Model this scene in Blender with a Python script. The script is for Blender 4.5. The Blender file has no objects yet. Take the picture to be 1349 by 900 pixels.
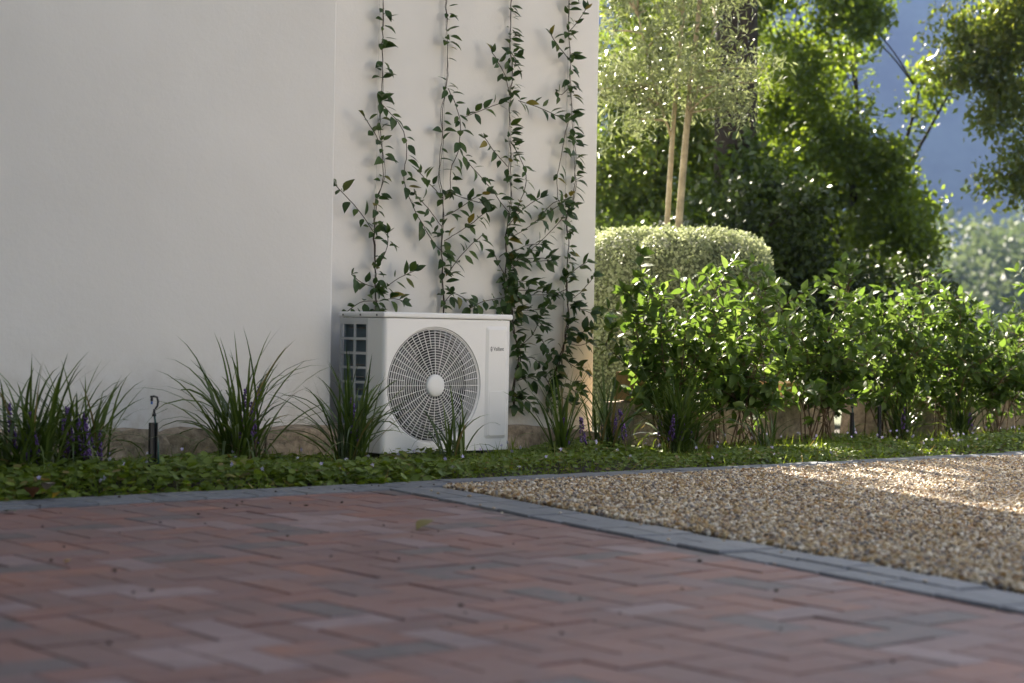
import bpy, math, random
import numpy as np
from mathutils import Vector, Matrix
R = math.radians
rng = np.random.default_rng(7)
random.seed(7)
sc = bpy.context.scene
COL = sc.collection

# ------------------------------------------------------------------ camera
PITCH, ROLL, HC = 14 / 2400, 0.0175, 0.65
fw = Vector((0, math.cos(PITCH), -math.sin(PITCH)))
up0 = Vector((0, math.sin(PITCH), math.cos(PITCH)))
cr = Vector((1, 0, 0)) * math.cos(ROLL) + up0 * math.sin(ROLL)
cu = up0 * math.cos(ROLL) - Vector((1, 0, 0)) * math.sin(ROLL)
cam_data = bpy.data.cameras.new('camera')
cam = bpy.data.objects.new('camera', cam_data)
COL.objects.link(cam)
cam.matrix_world = Matrix(((cr.x, cu.x, -fw.x, 0), (cr.y, cu.y, -fw.y, 0), (cr.z, cu.z, -fw.z, HC), (0, 0, 0, 1)))
cam_data.sensor_width = 36
cam_data.lens = 2400 / 1349 * 36
cam_data.clip_start, cam_data.clip_end = 0.1, 5000
cam_data.dof.use_dof = True
cam_data.dof.focus_distance = 9.15
cam_data.dof.aperture_fstop = 2.6
cam_data.dof.aperture_blades = 9
sc.camera = cam

# ------------------------------------------------------------------ light
SUN_AZ, SUN_EL = math.atan2(-0.335, 0.94), R(33)
sdir = Vector((math.sin(SUN_AZ) * math.cos(SUN_EL), math.cos(SUN_AZ) * math.cos(SUN_EL), math.sin(SUN_EL)))
world = bpy.data.worlds.new('World')
sc.world = world
world.use_nodes = True
wn, wl = world.node_tree.nodes, world.node_tree.links
sky = wn.new('ShaderNodeTexSky')
sky.sky_type = 'NISHITA'
sky.sun_disc = False
sky.sun_elevation, sky.sun_rotation = SUN_EL, SUN_AZ
sky.dust_density, sky.ozone_density, sky.air_density = 3.0, 0.3, 0.8
hsv = wn.new('ShaderNodeHueSaturation')      # hazy late-afternoon sky
hsv.inputs['Saturation'].default_value = 0.42
wl.new(sky.outputs[0], hsv.inputs['Color'])
wl.new(hsv.outputs[0], wn['Background'].inputs[0])
wn['Background'].inputs[1].default_value = 0.05
sun_data = bpy.data.lights.new('sun', 'SUN')
sun_data.energy = 5.0
sun_data.angle = R(0.53)
sun_data.color = (1.0, 0.90, 0.74)
sun = bpy.data.objects.new('sun', sun_data)
COL.objects.link(sun)
sun.rotation_euler = (-sdir).to_track_quat('-Z', 'Y').to_euler()
vs = sc.view_settings
vs.view_transform, vs.look, vs.gamma, vs.use_curve_mapping = 'Standard', 'None', 1.0, False
vs.exposure = 2.6
sc.cycles.use_denoising = True
sc.cycles.denoiser = 'OPENIMAGEDENOISE'
sc.cycles.max_bounces = 6
sc.cycles.diffuse_bounces = 4
sc.cycles.transmission_bounces = 3
sc.cycles.volume_bounces = 0
sc.cycles.caustics_reflective = sc.cycles.caustics_refractive = False
sc.cycles.sample_clamp_indirect = 6

# ------------------------------------------------------------------ the house frame: s along the wall, n towards the camera
ANG = R(39.5)
e1 = np.array([math.cos(ANG), math.sin(ANG), 0.0])
e2 = np.array([math.sin(ANG), -math.cos(ANG), 0.0])
ez = np.array([0, 0, 1.0])
ORG = np.array([0, 9.32, 0.0])
def W(s, n, z=0.0):
    return ORG + s * e1 + n * e2 + z * ez

# ------------------------------------------------------------------ helpers
def tag(o, label=None, cat=None, group=None, kind=None):
    if label: o['label'] = label
    if cat: o['category'] = cat
    if group: o['group'] = group
    if kind: o['kind'] = kind
    return o
def empty(name, loc, rz=0.0):
    o = bpy.data.objects.new(name, None)
    o.empty_display_size = 0.1
    COL.objects.link(o)
    o.location = loc
    o.rotation_euler = (0, 0, rz)
    return o
def mesh_np(name, v, f, smooth=False):
    """v (N,3), f (M,k) one face size"""
    v = np.asarray(v, dtype=np.float32); f = np.asarray(f, dtype=np.int32)
    m = bpy.data.meshes.new(name)
    m.vertices.add(len(v)); m.vertices.foreach_set('co', v.ravel())
    k = f.shape[1]
    m.loops.add(f.size); m.loops.foreach_set('vertex_index', f.ravel())
    m.polygons.add(len(f)); m.polygons.foreach_set('loop_start', np.arange(0, f.size, k, dtype=np.int32))
    if smooth: m.polygons.foreach_set('use_smooth', np.ones(len(f), dtype=bool))
    m.update(calc_edges=True); m.validate()
    return m
def link(name, mesh, mat=None, parent=None, loc=None):
    o = bpy.data.objects.new(name, mesh)
    COL.objects.link(o)
    if mat and not mesh.materials: mesh.materials.append(mat)
    if parent: o.parent = parent
    if loc is not None: o.location = loc
    return o
class MB:
    """collects polygons for ONE mesh"""
    def __init__(self): self.v, self.f = [], []
    def add(self, vs, fs):
        b = len(self.v); self.v += [tuple(map(float, p)) for p in vs]; self.f += [tuple(i + b for i in q) for q in fs]
    def box(self, x0, x1, y0, y1, z0, z1):
        self.add([(x0,y0,z0),(x1,y0,z0),(x1,y1,z0),(x0,y1,z0),(x0,y0,z1),(x1,y0,z1),(x1,y1,z1),(x0,y1,z1)],
                 [(0,3,2,1),(4,5,6,7),(0,1,5,4),(1,2,6,5),(2,3,7,6),(3,0,4,7)])
    def tube(self, pts, rad, k=6, cap=True):
        pts = [np.array(p, float) for p in pts]
        n = len(pts)
        if np.isscalar(rad): rad = [rad] * n
        b = len(self.v); ref = np.array([0.31, 0.17, 0.93]); u = None
        for i in range(n):
            t = pts[min(i+1, n-1)] - pts[max(i-1, 0)]; t = t / (np.linalg.norm(t) + 1e-9)
            if u is None:
                u = np.cross(t, ref if abs(t @ ref) < 0.9 else np.array([1.0, 0, 0]))
            u = u - t * (u @ t); u /= np.linalg.norm(u) + 1e-9; w = np.cross(t, u)
            for j in range(k):
                a = 2 * math.pi * j / k
                self.v.append(tuple(pts[i] + rad[i] * (math.cos(a) * u + math.sin(a) * w)))
        for i in range(n - 1):
            for j in range(k):
                a, c = b + i*k + j, b + i*k + (j+1) % k
                self.f.append((a, c, c + k, a + k))
        if cap:
            self.f.append(tuple(b + j for j in range(k))[::-1]); self.f.append(tuple(b + (n-1)*k + j for j in range(k)))
    def build(self, name, mat=None, parent=None, smooth=False, bevel=0.0, loc=None):
        m = bpy.data.meshes.new(name)
        m.from_pydata(self.v, [], self.f); m.update()
        if smooth: m.polygons.foreach_set('use_smooth', np.ones(len(m.polygons), dtype=bool))
        o = link(name, m, mat, parent, loc)
        if bevel:
            md = o.modifiers.new('bevel', 'BEVEL'); md.width = bevel; md.segments = 2; md.limit_method = 'ANGLE'
        return o

# ------------------------------------------------------------------ materials
MATS = {}
def new_mat(name):
    m = bpy.data.materials.new(name); m.use_nodes = True
    MATS[name] = m
    nt = m.node_tree
    return m, nt.nodes, nt.links, nt.nodes['Principled BSDF']
def ramp(nodes, cols, const=False):
    r = nodes.new('ShaderNodeValToRGB'); el = r.color_ramp.elements
    if const: r.color_ramp.interpolation = 'CONSTANT'
    pos = [c[0] for c in cols] if len(cols[0]) == 2 else None
    for i in range(len(cols)):
        c = cols[i][1] if pos else cols[i]
        p = pos[i] if pos else i / max(1, (len(cols) if const else len(cols) - 1))
        e = el[i] if i < 2 else el.new(p)
        e.position = p; e.color = (*c, 1)
    return r
def noise(nodes, links, scale, detail=4, rough=0.55, obj=False, coord='Object'):
    tc = nodes.new('ShaderNodeTexCoord'); n = nodes.new('ShaderNodeTexNoise')
    n.inputs['Scale'].default_value = scale; n.inputs['Detail'].default_value = detail; n.inputs['Roughness'].default_value = rough
    if coord == 'World':
        g = nodes.new('ShaderNodeNewGeometry'); links.new(g.outputs['Position'], n.inputs['Vector'])
    else:
        links.new(tc.outputs[coord], n.inputs['Vector'])
    return n
def bump(nodes, links, height, strength, dist, bsdf):
    b = nodes.new('ShaderNodeBump'); b.inputs['Strength'].default_value = strength; b.inputs['Distance'].default_value = dist
    links.new(height, b.inputs['Height']); links.new(b.outputs[0], bsdf.inputs['Normal'])
def plain(name, col, rough=0.5, metal=0.0, nscale=None, amt=0.15, bmp=0.0, spec=0.5, coord='World'):
    m, N, L, P = new_mat(name)
    P.inputs['Base Color'].default_value = (*col, 1); P.inputs['Roughness'].default_value = rough
    P.inputs['Metallic'].default_value = metal; P.inputs['Specular IOR Level'].default_value = spec
    if nscale:
        n = noise(N, L, nscale, 6, coord=coord)
        r = ramp(N, [(0.3, tuple(c * (1 - amt) for c in col)), (0.7, tuple(min(1, c * (1 + amt)) for c in col))])
        L.new(n.outputs['Fac'], r.inputs[0]); L.new(r.outputs[0], P.inputs['Base Color'])
        if bmp: bump(N, L, n.outputs['Fac'], bmp, 0.01, P)
    return m
def leaf_mat(name, cols, rough=0.42, trans=0.45, src='island', spec=0.5, tcol=None):
    """foliage: colour varies from leaf to leaf, thin leaves let light through"""
    m, N, L, P = new_mat(name)
    if src == 'object':
        i = N.new('ShaderNodeObjectInfo'); out = i.outputs['Random']
    else:
        i = N.new('ShaderNodeNewGeometry'); out = i.outputs['Random Per Island']
    r = ramp(N, cols); L.new(out, r.inputs[0])
    L.new(r.outputs[0], P.inputs['Base Color'])
    P.inputs['Roughness'].default_value = rough; P.inputs['Specular IOR Level'].default_value = spec
    t = N.new('ShaderNodeBsdfTranslucent')
    hs = N.new('ShaderNodeHueSaturation'); hs.inputs['Hue'].default_value = 0.485; hs.inputs['Saturation'].default_value = 1.1; hs.inputs['Value'].default_value = 1.9
    L.new(r.outputs[0], hs.inputs['Color']); L.new(hs.outputs[0], t.inputs['Color'])
    mx = N.new('ShaderNodeMixShader'); mx.inputs[0].default_value = trans
    L.new(P.outputs[0], mx.inputs[1]); L.new(t.outputs[0], mx.inputs[2])
    L.new(mx.outputs[0], N['Material Output'].inputs['Surface'])
    return m

def wall_material():
    m, N, L, P = new_mat('white_plaster')
    big = noise(N, L, 0.9, 5, 0.6, coord='World'); fine = noise(N, L, 55, 6, 0.65, coord='World'); mid = noise(N, L, 7, 5, 0.6, coord='World')
    r = ramp(N, [(0.3, (0.69, 0.668, 0.637)), (0.7, (0.76, 0.738, 0.708))])
    L.new(big.outputs['Fac'], r.inputs[0]); L.new(r.outputs[0], P.inputs['Base Color'])
    P.inputs['Roughness'].default_value = 0.75; P.inputs['Specular IOR Level'].default_value = 0.3
    # soil splashed up from the bed, and faint weathering
    g = N.new('ShaderNodeNewGeometry'); sx = N.new('ShaderNodeSeparateXYZ'); L.new(g.outputs['Position'], sx.inputs[0])
    mr = N.new('ShaderNodeMapRange'); mr.inputs['From Min'].default_value = 0.12; mr.inputs['From Max'].default_value = 0.62; mr.inputs['To Min'].default_value = 1; mr.inputs['To Max'].default_value = 0
    L.new(sx.outputs['Z'], mr.inputs['Value'])
    sp = noise(N, L, 11, 8, 0.7, coord='World'); rs = ramp(N, [(0.42, (0, 0, 0)), (0.72, (1, 1, 1))]); L.new(sp.outputs['Fac'], rs.inputs[0])
    mm = N.new('ShaderNodeMath'); mm.operation = 'MULTIPLY'; L.new(mr.outputs[0], mm.inputs[0]); L.new(rs.outputs[0], mm.inputs[1])
    m2 = N.new('ShaderNodeMath'); m2.operation = 'MULTIPLY'; m2.inputs[1].default_value = 0.55; L.new(mm.outputs[0], m2.inputs[0])
    mc = N.new('ShaderNodeMix'); mc.data_type = 'RGBA'; L.new(m2.outputs[0], mc.inputs['Factor']); L.new(r.outputs[0], mc.inputs['A']); mc.inputs['B'].default_value = (0.42, 0.35, 0.27, 1)
    L.new(mc.outputs['Result'], P.inputs['Base Color'])
    ad = N.new('ShaderNodeMath'); ad.operation = 'MULTIPLY_ADD'; ad.inputs[1].default_value = 2.5
    L.new(mid.outputs['Fac'], ad.inputs[0]); L.new(fine.outputs['Fac'], ad.inputs[2])
    bump(N, L, ad.outputs[0], 0.14, 0.006, P)
    return m
M_wall = wall_material()

def brick_material(name, src):
    m, N, L, P = new_mat(name)
    if src == 'object': out = N.new('ShaderNodeObjectInfo').outputs['Random']
    else: out = N.new('ShaderNodeNewGeometry').outputs['Random Per Island']
    r = ramp(N, [(0.19,0.088,0.072),(0.17,0.098,0.086),(0.24,0.105,0.072),(0.19,0.125,0.12),(0.165,0.082,0.07),(0.215,0.108,0.085),(0.26,0.195,0.195),
                 (0.18,0.09,0.077),(0.095,0.088,0.09),(0.20,0.10,0.082),(0.24,0.175,0.175),(0.175,0.095,0.082),(0.255,0.112,0.075),(0.145,0.098,0.095),(0.185,0.11,0.10),(0.20,0.092,0.072)], const=True)
    L.new(out, r.inputs[0])
    big = noise(N, L, 2.2, 4, 0.6, coord='World'); mid = noise(N, L, 16, 6, 0.65, coord='World'); fine = noise(N, L, 260, 5, 0.7, coord='World')
    # dusty, worn patches
    rm = ramp(N, [(0.35, (0.0, 0.0, 0.0)), (0.72, (1, 1, 1))]); L.new(mid.outputs['Fac'], rm.inputs[0])
    k = N.new('ShaderNodeMath'); k.operation = 'MULTIPLY'; k.inputs[1].default_value = 0.6; L.new(rm.outputs[0], k.inputs[0])
    mx = N.new('ShaderNodeMix'); mx.data_type = 'RGBA'; L.new(k.outputs[0], mx.inputs['Factor'])
    L.new(r.outputs[0], mx.inputs['A']); mx.inputs['B'].default_value = (0.225, 0.145, 0.138, 1)
    pl = noise(N, L, 6.5, 5, 0.6, coord='World'); rp = ramp(N, [(0.50, (0, 0, 0)), (0.68, (0.55, 0.55, 0.55))]); L.new(pl.outputs['Fac'], rp.inputs[0])
    mp = N.new('ShaderNodeMix'); mp.data_type = 'RGBA'; L.new(rp.outputs[0], mp.inputs['Factor']); L.new(mx.outputs['Result'], mp.inputs['A']); mp.inputs['B'].default_value = (0.145, 0.108, 0.118, 1)
    mx = mp
    rb = ramp(N, [(0.3, (0.80, 0.77, 0.78)), (0.7, (1.10, 1.04, 1.02))]); L.new(big.outputs['Fac'], rb.inputs[0])
    mu = N.new('ShaderNodeMix'); mu.data_type = 'RGBA'; mu.blend_type = 'MULTIPLY'; mu.inputs['Factor'].default_value = 1
    L.new(mx.outputs['Result'], mu.inputs['A']); L.new(rb.outputs[0], mu.inputs['B'])
    rf = ramp(N, [(0.3, (0.85, 0.85, 0.85)), (0.7, (1.1, 1.1, 1.1))]); L.new(fine.outputs['Fac'], rf.inputs[0])
    mf = N.new('ShaderNodeMix'); mf.data_type = 'RGBA'; mf.blend_type = 'MULTIPLY'; mf.inputs['Factor'].default_value = 1
    L.new(mu.outputs['Result'], mf.inputs['A']); L.new(rf.outputs[0], mf.inputs['B'])
    L.new(mf.outputs['Result'], P.inputs['Base Color'])
    P.inputs['Roughness'].default_value = 0.62; P.inputs['Specular IOR Level'].default_value = 0.45
    ad = N.new('ShaderNodeMath'); ad.operation = 'ADD'; L.new(mid.outputs['Fac'], ad.inputs[0]); L.new(fine.outputs['Fac'], ad.inputs[1])
    bump(N, L, ad.outputs[0], 0.35, 0.004, P)
    return m
def ramp_rand_mat(name, cols, src, rough, ns=30, spec=0.4, bmp=0.4, amt=0.22):
    m, N, L, P = new_mat(name)
    if src == 'object': out = N.new('ShaderNodeObjectInfo').outputs['Random']
    else: out = N.new('ShaderNodeNewGeometry').outputs['Random Per Island']
    r = ramp(N, cols); L.new(out, r.inputs[0])
    n = noise(N, L, ns, 7, 0.65, coord='World')
    rb = ramp(N, [(0.3, (1 - amt,) * 3), (0.7, (1 + amt,) * 3)]); L.new(n.outputs['Fac'], rb.inputs[0])
    mu = N.new('ShaderNodeMix'); mu.data_type = 'RGBA'; mu.blend_type = 'MULTIPLY'; mu.inputs['Factor'].default_value = 1
    L.new(r.outputs[0], mu.inputs['A']); L.new(rb.outputs[0], mu.inputs['B']); L.new(mu.outputs['Result'], P.inputs['Base Color'])
    P.inputs['Roughness'].default_value = rough; P.inputs['Specular IOR Level'].default_value = spec
    bump(N, L, n.outputs['Fac'], bmp, 0.01, P)
    return m
M_brick_o = brick_material('red_paver', 'object')
M_brick_i = brick_material('red_paver_far', 'island')
M_kerb_o = ramp_rand_mat('slate_blue_paver', [(0.105,0.115,0.135),(0.14,0.15,0.17),(0.12,0.13,0.147),(0.165,0.17,0.182)], 'object', 0.6)
M_kerb_i = ramp_rand_mat('slate_blue_paver_far', [(0.105,0.115,0.135),(0.14,0.15,0.17),(0.12,0.13,0.147),(0.165,0.17,0.182)], 'island', 0.6)
M_sand = plain('joint_sand', (0.13, 0.09, 0.078), 0.95, nscale=60, amt=0.3)
M_soil = plain('dark_soil', (0.035, 0.026, 0.018), 0.95, nscale=25, amt=0.45, bmp=0.8)
M_lawn = plain('rough_grass_ground', (0.06, 0.075, 0.03), 0.95, nscale=3, amt=0.4, bmp=0.5)
M_gbase = plain('gravel_bedding', (0.22, 0.17, 0.11), 0.95, nscale=80, amt=0.35)
M_stone = ramp_rand_mat('sandstone', [(0.33,0.26,0.185),(0.28,0.235,0.18),(0.38,0.31,0.225),(0.25,0.20,0.15)], 'object', 0.88, ns=24, bmp=1.0, amt=0.5)
M_gold = ramp_rand_mat('ochre_sandstone', [(0.50,0.31,0.13),(0.46,0.30,0.15)], 'object', 0.85, ns=8, bmp=0.9, amt=0.35)
M_casing = plain('white_enamel', (0.80, 0.79, 0.775), 0.38, nscale=2, amt=0.015)
M_grey_plastic = plain('grey_plastic', (0.60, 0.60, 0.595), 0.5)
M_black = plain('black_plastic', (0.018, 0.018, 0.02), 0.45)
M_dark = plain('dark_interior', (0.03, 0.031, 0.034), 0.7)
M_fan = plain('fan_grey', (0.075, 0.077, 0.08), 0.45)
M_coil = plain('coil_fins', (0.22, 0.28, 0.32), 0.45, metal=0.15)
M_letter = plain('grey_print', (0.10, 0.10, 0.105), 0.5)
M_green_plastic = plain('teal_plastic', (0.02, 0.09, 0.085), 0.45)
M_blue_plastic = plain('blue_plastic', (0.03, 0.11, 0.42), 0.4)
M_bark = plain('pale_bark', (0.30, 0.25, 0.165), 0.9, nscale=14, amt=0.35, bmp=0.9)
M_bark_dark = plain('dark_bark', (0.03, 0.023, 0.018), 0.95, nscale=16, amt=0.4, bmp=1.0)
M_twig = plain('brown_twig', (0.11, 0.07, 0.04), 0.8)
M_vinestem = plain('vine_stem', (0.05, 0.034, 0.022), 0.75)
M_wire = plain('steel_wire', (0.45, 0.44, 0.42), 0.4, metal=0.7)
M_vleaf = leaf_mat('jasmine_leaf', [(0.0,(0.024,0.052,0.013)),(0.3,(0.04,0.08,0.018)),(0.5,(0.03,0.062,0.016)),(0.8,(0.066,0.11,0.022)),(0.93,(0.034,0.07,0.015)),(0.98,(0.20,0.17,0.03))], 0.42, 0.25, 'object', 0.4)
SHC = [(0.046,0.088,0.018),(0.078,0.132,0.028),(0.056,0.10,0.02),(0.12,0.18,0.045)]
M_sleaf_o = leaf_mat('shrub_leaf', SHC, 0.5, 0.42, 'object', 0.35)
M_sleaf_i = leaf_mat('shrub_leaf_inner', SHC, 0.5, 0.42, 'island', 0.35)
M_blade = leaf_mat('lilyturf_blade', [(0.0,(0.036,0.064,0.013)),(0.3,(0.055,0.092,0.018)),(0.6,(0.09,0.135,0.026)),(0.9,(0.042,0.074,0.015)),(0.96,(0.17,0.14,0.05))], 0.4, 0.30, 'island', 0.5)
M_cover = leaf_mat('violet_leaf', [(0.0,(0.07,0.115,0.016)),(0.3,(0.125,0.185,0.025)),(0.6,(0.09,0.14,0.02)),(0.9,(0.18,0.245,0.038)),(0.97,(0.20,0.16,0.05))], 0.5, 0.35, 'island', 0.4)
M_silver = leaf_mat('silver_leaf', [(0.19,0.22,0.12),(0.25,0.28,0.16),(0.16,0.20,0.09),(0.31,0.34,0.21)], 0.55, 0.30, 'island', 0.4)
M_olive = leaf_mat('olive_leaf', [(0.10,0.13,0.05),(0.15,0.18,0.08),(0.20,0.23,0.12),(0.09,0.12,0.04)], 0.36, 0.26, 'island', 0.5)
M_tree_a = leaf_mat('deep_green_leaf', [(0.034,0.06,0.010),(0.055,0.092,0.014),(0.045,0.078,0.012),(0.078,0.12,0.02)], 0.34, 0.36, 'island', 0.6)
M_tree_b = leaf_mat('yellow_green_leaf', [(0.07,0.11,0.02),(0.10,0.15,0.028),(0.085,0.125,0.025),(0.14,0.17,0.04)], 0.34, 0.42, 'island', 0.6)
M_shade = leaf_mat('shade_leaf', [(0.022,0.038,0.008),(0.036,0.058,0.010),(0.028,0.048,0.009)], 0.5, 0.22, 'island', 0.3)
M_hang = leaf_mat('olive_brown_leaf_mass', [(0.058,0.092,0.016),(0.09,0.128,0.024),(0.12,0.14,0.028),(0.07,0.105,0.018)], 0.36, 0.5, 'island', 0.55)
M_tree_m = leaf_mat('mid_green_leaf', [(0.066,0.105,0.015),(0.10,0.15,0.022),(0.078,0.12,0.017),(0.14,0.19,0.03)], 0.34, 0.55, 'island', 0.6)
M_tree_c = leaf_mat('dusty_green_leaf', [(0.06,0.085,0.035),(0.085,0.11,0.05),(0.05,0.075,0.03)], 0.6, 0.3, 'island', 0.3)
M_purple = ramp_rand_mat('violet_bloom', [(0.10,0.05,0.20),(0.16,0.09,0.30),(0.12,0.06,0.17)], 'island', 0.6, bmp=0)
M_petal = ramp_rand_mat('pale_petal', [(0.62,0.58,0.72),(0.40,0.34,0.68),(0.72,0.70,0.78),(0.30,0.22,0.60)], 'island', 0.6, bmp=0)
M_dead = ramp_rand_mat('dry_leaf', [(0.22,0.10,0.04),(0.30,0.16,0.07),(0.16,0.08,0.035)], 'island', 0.7, bmp=0.2)
M_rock_far = plain('forested_slope', (0.035, 0.05, 0.04), 0.95, nscale=0.045, amt=0.85)

def gravel_material():
    m, N, L, P = new_mat('pebble')
    out = N.new('ShaderNodeObjectInfo').outputs['Random']
    r = ramp(N, [(0.36,0.25,0.12),(0.50,0.39,0.23),(0.20,0.13,0.07),(0.64,0.57,0.45),(0.30,0.21,0.11),(0.17,0.16,0.155),(0.44,0.31,0.14),(0.36,0.21,0.075),(0.50,0.40,0.25),(0.25,0.21,0.18),(0.68,0.62,0.52),(0.20,0.12,0.06),(0.42,0.35,0.26),(0.12,0.10,0.09)], const=True)
    L.new(out, r.inputs[0]); L.new(r.outputs[0], P.inputs['Base Color']); P.inputs['Roughness'].default_value = 0.55
    return m
M_gravel = gravel_material()
HAZE = 0.00028
# ================================================================== SETTING
KN0, KN1 = 0.99, 1.235            # kerb along the bed, in n
def s_in(n): return -1.40 - 0.178 * (n - 1.31)     # gravel side of the kerb that runs out from the wall
KW = 0.245
def sheet(name, poly, z, mat, kind='structure'):
    v = [W(s, n, z) for s, n in poly]
    mb = MB(); mb.add(v, [tuple(range(len(v)))])
    o = mb.build(name, mat)
    if o.data.polygons[0].normal.z < 0: o.data.flip_normals()
    return tag(o, kind=kind)
gm = MB(); gm.add([(-240, -60, -0.14), (740, -60, -0.14), (740, 905, -0.14), (-240, 905, -0.14)], [(0, 1, 2, 3)])
tag(gm.build('ground', M_lawn), kind='structure')
sheet('paving_bed', [(-9, 9.5), (-9, KN0), (9, KN0), (9, 9.5)], -0.0042, M_sand)

# planting bed: a gently mounded strip of soil
def soil_h(s, n):
    a = np.clip((KN0 - n) / 0.25, 0, 1); a = a * a * (3 - 2 * a)
    return -0.025 + a * (0.018 + 0.008 * np.sin(s * 2.3 + 1) + 0.008 * np.sin(n * 5 + s * 3.1))
ss, nn = np.linspace(-8, 9, 171), np.linspace(-1.6, KN0, 40)
S, Nn = np.meshgrid(ss, nn, indexing='ij')
v = (ORG + S[..., None] * e1 + Nn[..., None] * e2 + soil_h(S, Nn)[..., None] * ez).reshape(-1, 3)
idx = np.arange(S.size).reshape(S.shape)
f = np.stack([idx[:-1, :-1], idx[:-1, 1:], idx[1:, 1:], idx[1:, :-1]], -1).reshape(-1, 4)
tag(link('soil_bed', mesh_np('soil_bed', v, f[:, ::-1], True), M_soil), kind='structure')

# ---- pavers
def clip_poly(poly, a, b, c):     # keep a*x+b*y+c >= 0
    out = []
    for i in range(len(poly)):
        p, q = poly[i], poly[(i + 1) % len(poly)]
        dp, dq = a*p[0] + b*p[1] + c, a*q[0] + b*q[1] + c
        if dp >= 0: out.append(p)
        if (dp >= 0) != (dq >= 0):
            t = dp / (dp - dq); out.append((p[0] + t*(q[0]-p[0]), p[1] + t*(q[1]-p[1])))
    return out
def slab(poly, ch=0.0028, depth=0.05, top=0.0):
    """chamfered paver from a convex outline: verts, faces (local s,n,z)"""
    c = np.mean(poly, axis=0); k = len(poly); v = []
    for (dz, sh) in ((-depth, 0), (-ch, 0), (0, ch)):
        for p in poly:
            d = np.array(p) - c; l = np.linalg.norm(d) + 1e-9
            v.append((*(c + d * max(0.1, (1 - sh * 1.3 / l))), top + dz))
    f = []
    for r in range(2):
        for j in range(k): f.append((r*k + j, r*k + (j+1) % k, (r+1)*k + (j+1) % k, (r+1)*k + j))
    f.append(tuple(2*k + j for j in range(k)))
    return v, f
def sgn_area(p): return sum(p[i][0]*p[(i+1) % len(p)][1] - p[(i+1) % len(p)][0]*p[i][1] for i in range(len(p)))
FR = Matrix(((e1[0], e2[0], 0), (e1[1], e2[1], 0), (0, 0, 1)))  # (s,n) -> world; mirrored, so polygons are wound the other way
def view_ok(p, m=0.0):
    d = p[1]
    return d > 3.0 and abs(p[0]) < 0.2815 * d + m
def visible_size(p): return 1.0 / max(0.5, p[1])
paving = tag(empty('brick_paving', W(-2.5, 3.0, 0)), kind='structure')
BL, BW, J = 0.236, 0.118, 0.0032
bricks = []
for i in range(-70, 70):
    for j in range(-70, 70):
        # 90 degree herringbone on a BW grid
        k = (i - j) % 4
        x, y = i * BW, j * BW
        if k == 0: rect = (x, x + BL, y, y + BW)
        elif k == 3: rect = (x, x + BW, y - BW, y + BW) if False else (x, x + BW, y, y + BL)
        else: continue
        bricks.append(rect)
def slim(p):  # how far the pattern covers
    return p
polys = []
ca, sa = 1.0, 0.0
for (x0, x1, y0, y1) in bricks:
    x0, x1, y0, y1 = x0 - 3.4, x1 - 3.4, y0 + 3.2, y1 + 3.2
    poly = [(x0 + J/2, y0 + J/2), (x1 - J/2, y0 + J/2), (x1 - J/2, y1 - J/2), (x0 + J/2, y1 - J/2)]
    if y1 < KN1 or y0 > 8.6 or x0 < -8.5 or x0 > s_in(y0) : continue
    full = poly
    poly = clip_poly(poly, 0, 1, -(KN1 + J))
    if len(poly) >= 3:   # s <= s_in(n) - KW - J
        poly = clip_poly(poly, -1, -0.178, -1.40 + 0.178 * 1.31 - KW - J)
    if len(poly) < 3 or abs(sgn_area(poly)) < 0.002: continue
    polys.append((poly, len(poly) == 4 and abs(abs(sgn_area(poly)) - abs(sgn_area(full))) < 1e-6, (x0, x1, y0, y1)))
def brick_rank(pl):
    c = np.mean(pl[0], axis=0); p = W(c[0], c[1])
    return (0 if view_ok(p, 0.05) else 1, p[1])
polys.sort(key=brick_rank)
proto = {}
def brick_mesh(poly, key=None):
    v, f = slab(poly)
    mb = MB(); mb.add([tuple(FR @ Vector(p)) for p in v], [tuple(reversed(q)) for q in f])
    m = bpy.data.meshes.new('brick'); m.from_pydata(mb.v, [], mb.f); m.update()
    return m
far = MB()
for r, (poly, whole, rc) in enumerate(polys):
    c = np.mean(poly, axis=0); wp = W(c[0], c[1], 0)
    dz = rng.normal(0, 0.0010); tx, ty = rng.normal(0, 0.006, 2)
    if r < 300:
        loc = [(p[0] - c[0], p[1] - c[1]) for p in poly]
        if whole:
            key = 'h' if rc[1] - rc[0] > 0.15 else 'v'
            if key not in proto: proto[key] = brick_mesh(loc); proto[key].materials.append(M_brick_o)
            me = proto[key]
        else:
            me = brick_mesh(loc); me.materials.append(M_brick_o)
        o = link('brick', me, None, paving)
        o.location = Vector(wp - W(-2.5, 3.0, 0)) + Vector((0, 0, dz)); o.rotation_euler = (tx, ty, 0)
    else:
        v, f = slab([(p[0], p[1]) for p in poly])
        far.add([W(p[0], p[1], p[2] + dz + tx * (p[0] - c[0]) + ty * (p[1] - c[1])) - W(-2.5, 3.0, 0) for p in v], [tuple(reversed(q)) for q in f])
tag(far.build('outlying_bricks', M_brick_i, paving), kind='stuff')

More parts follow.
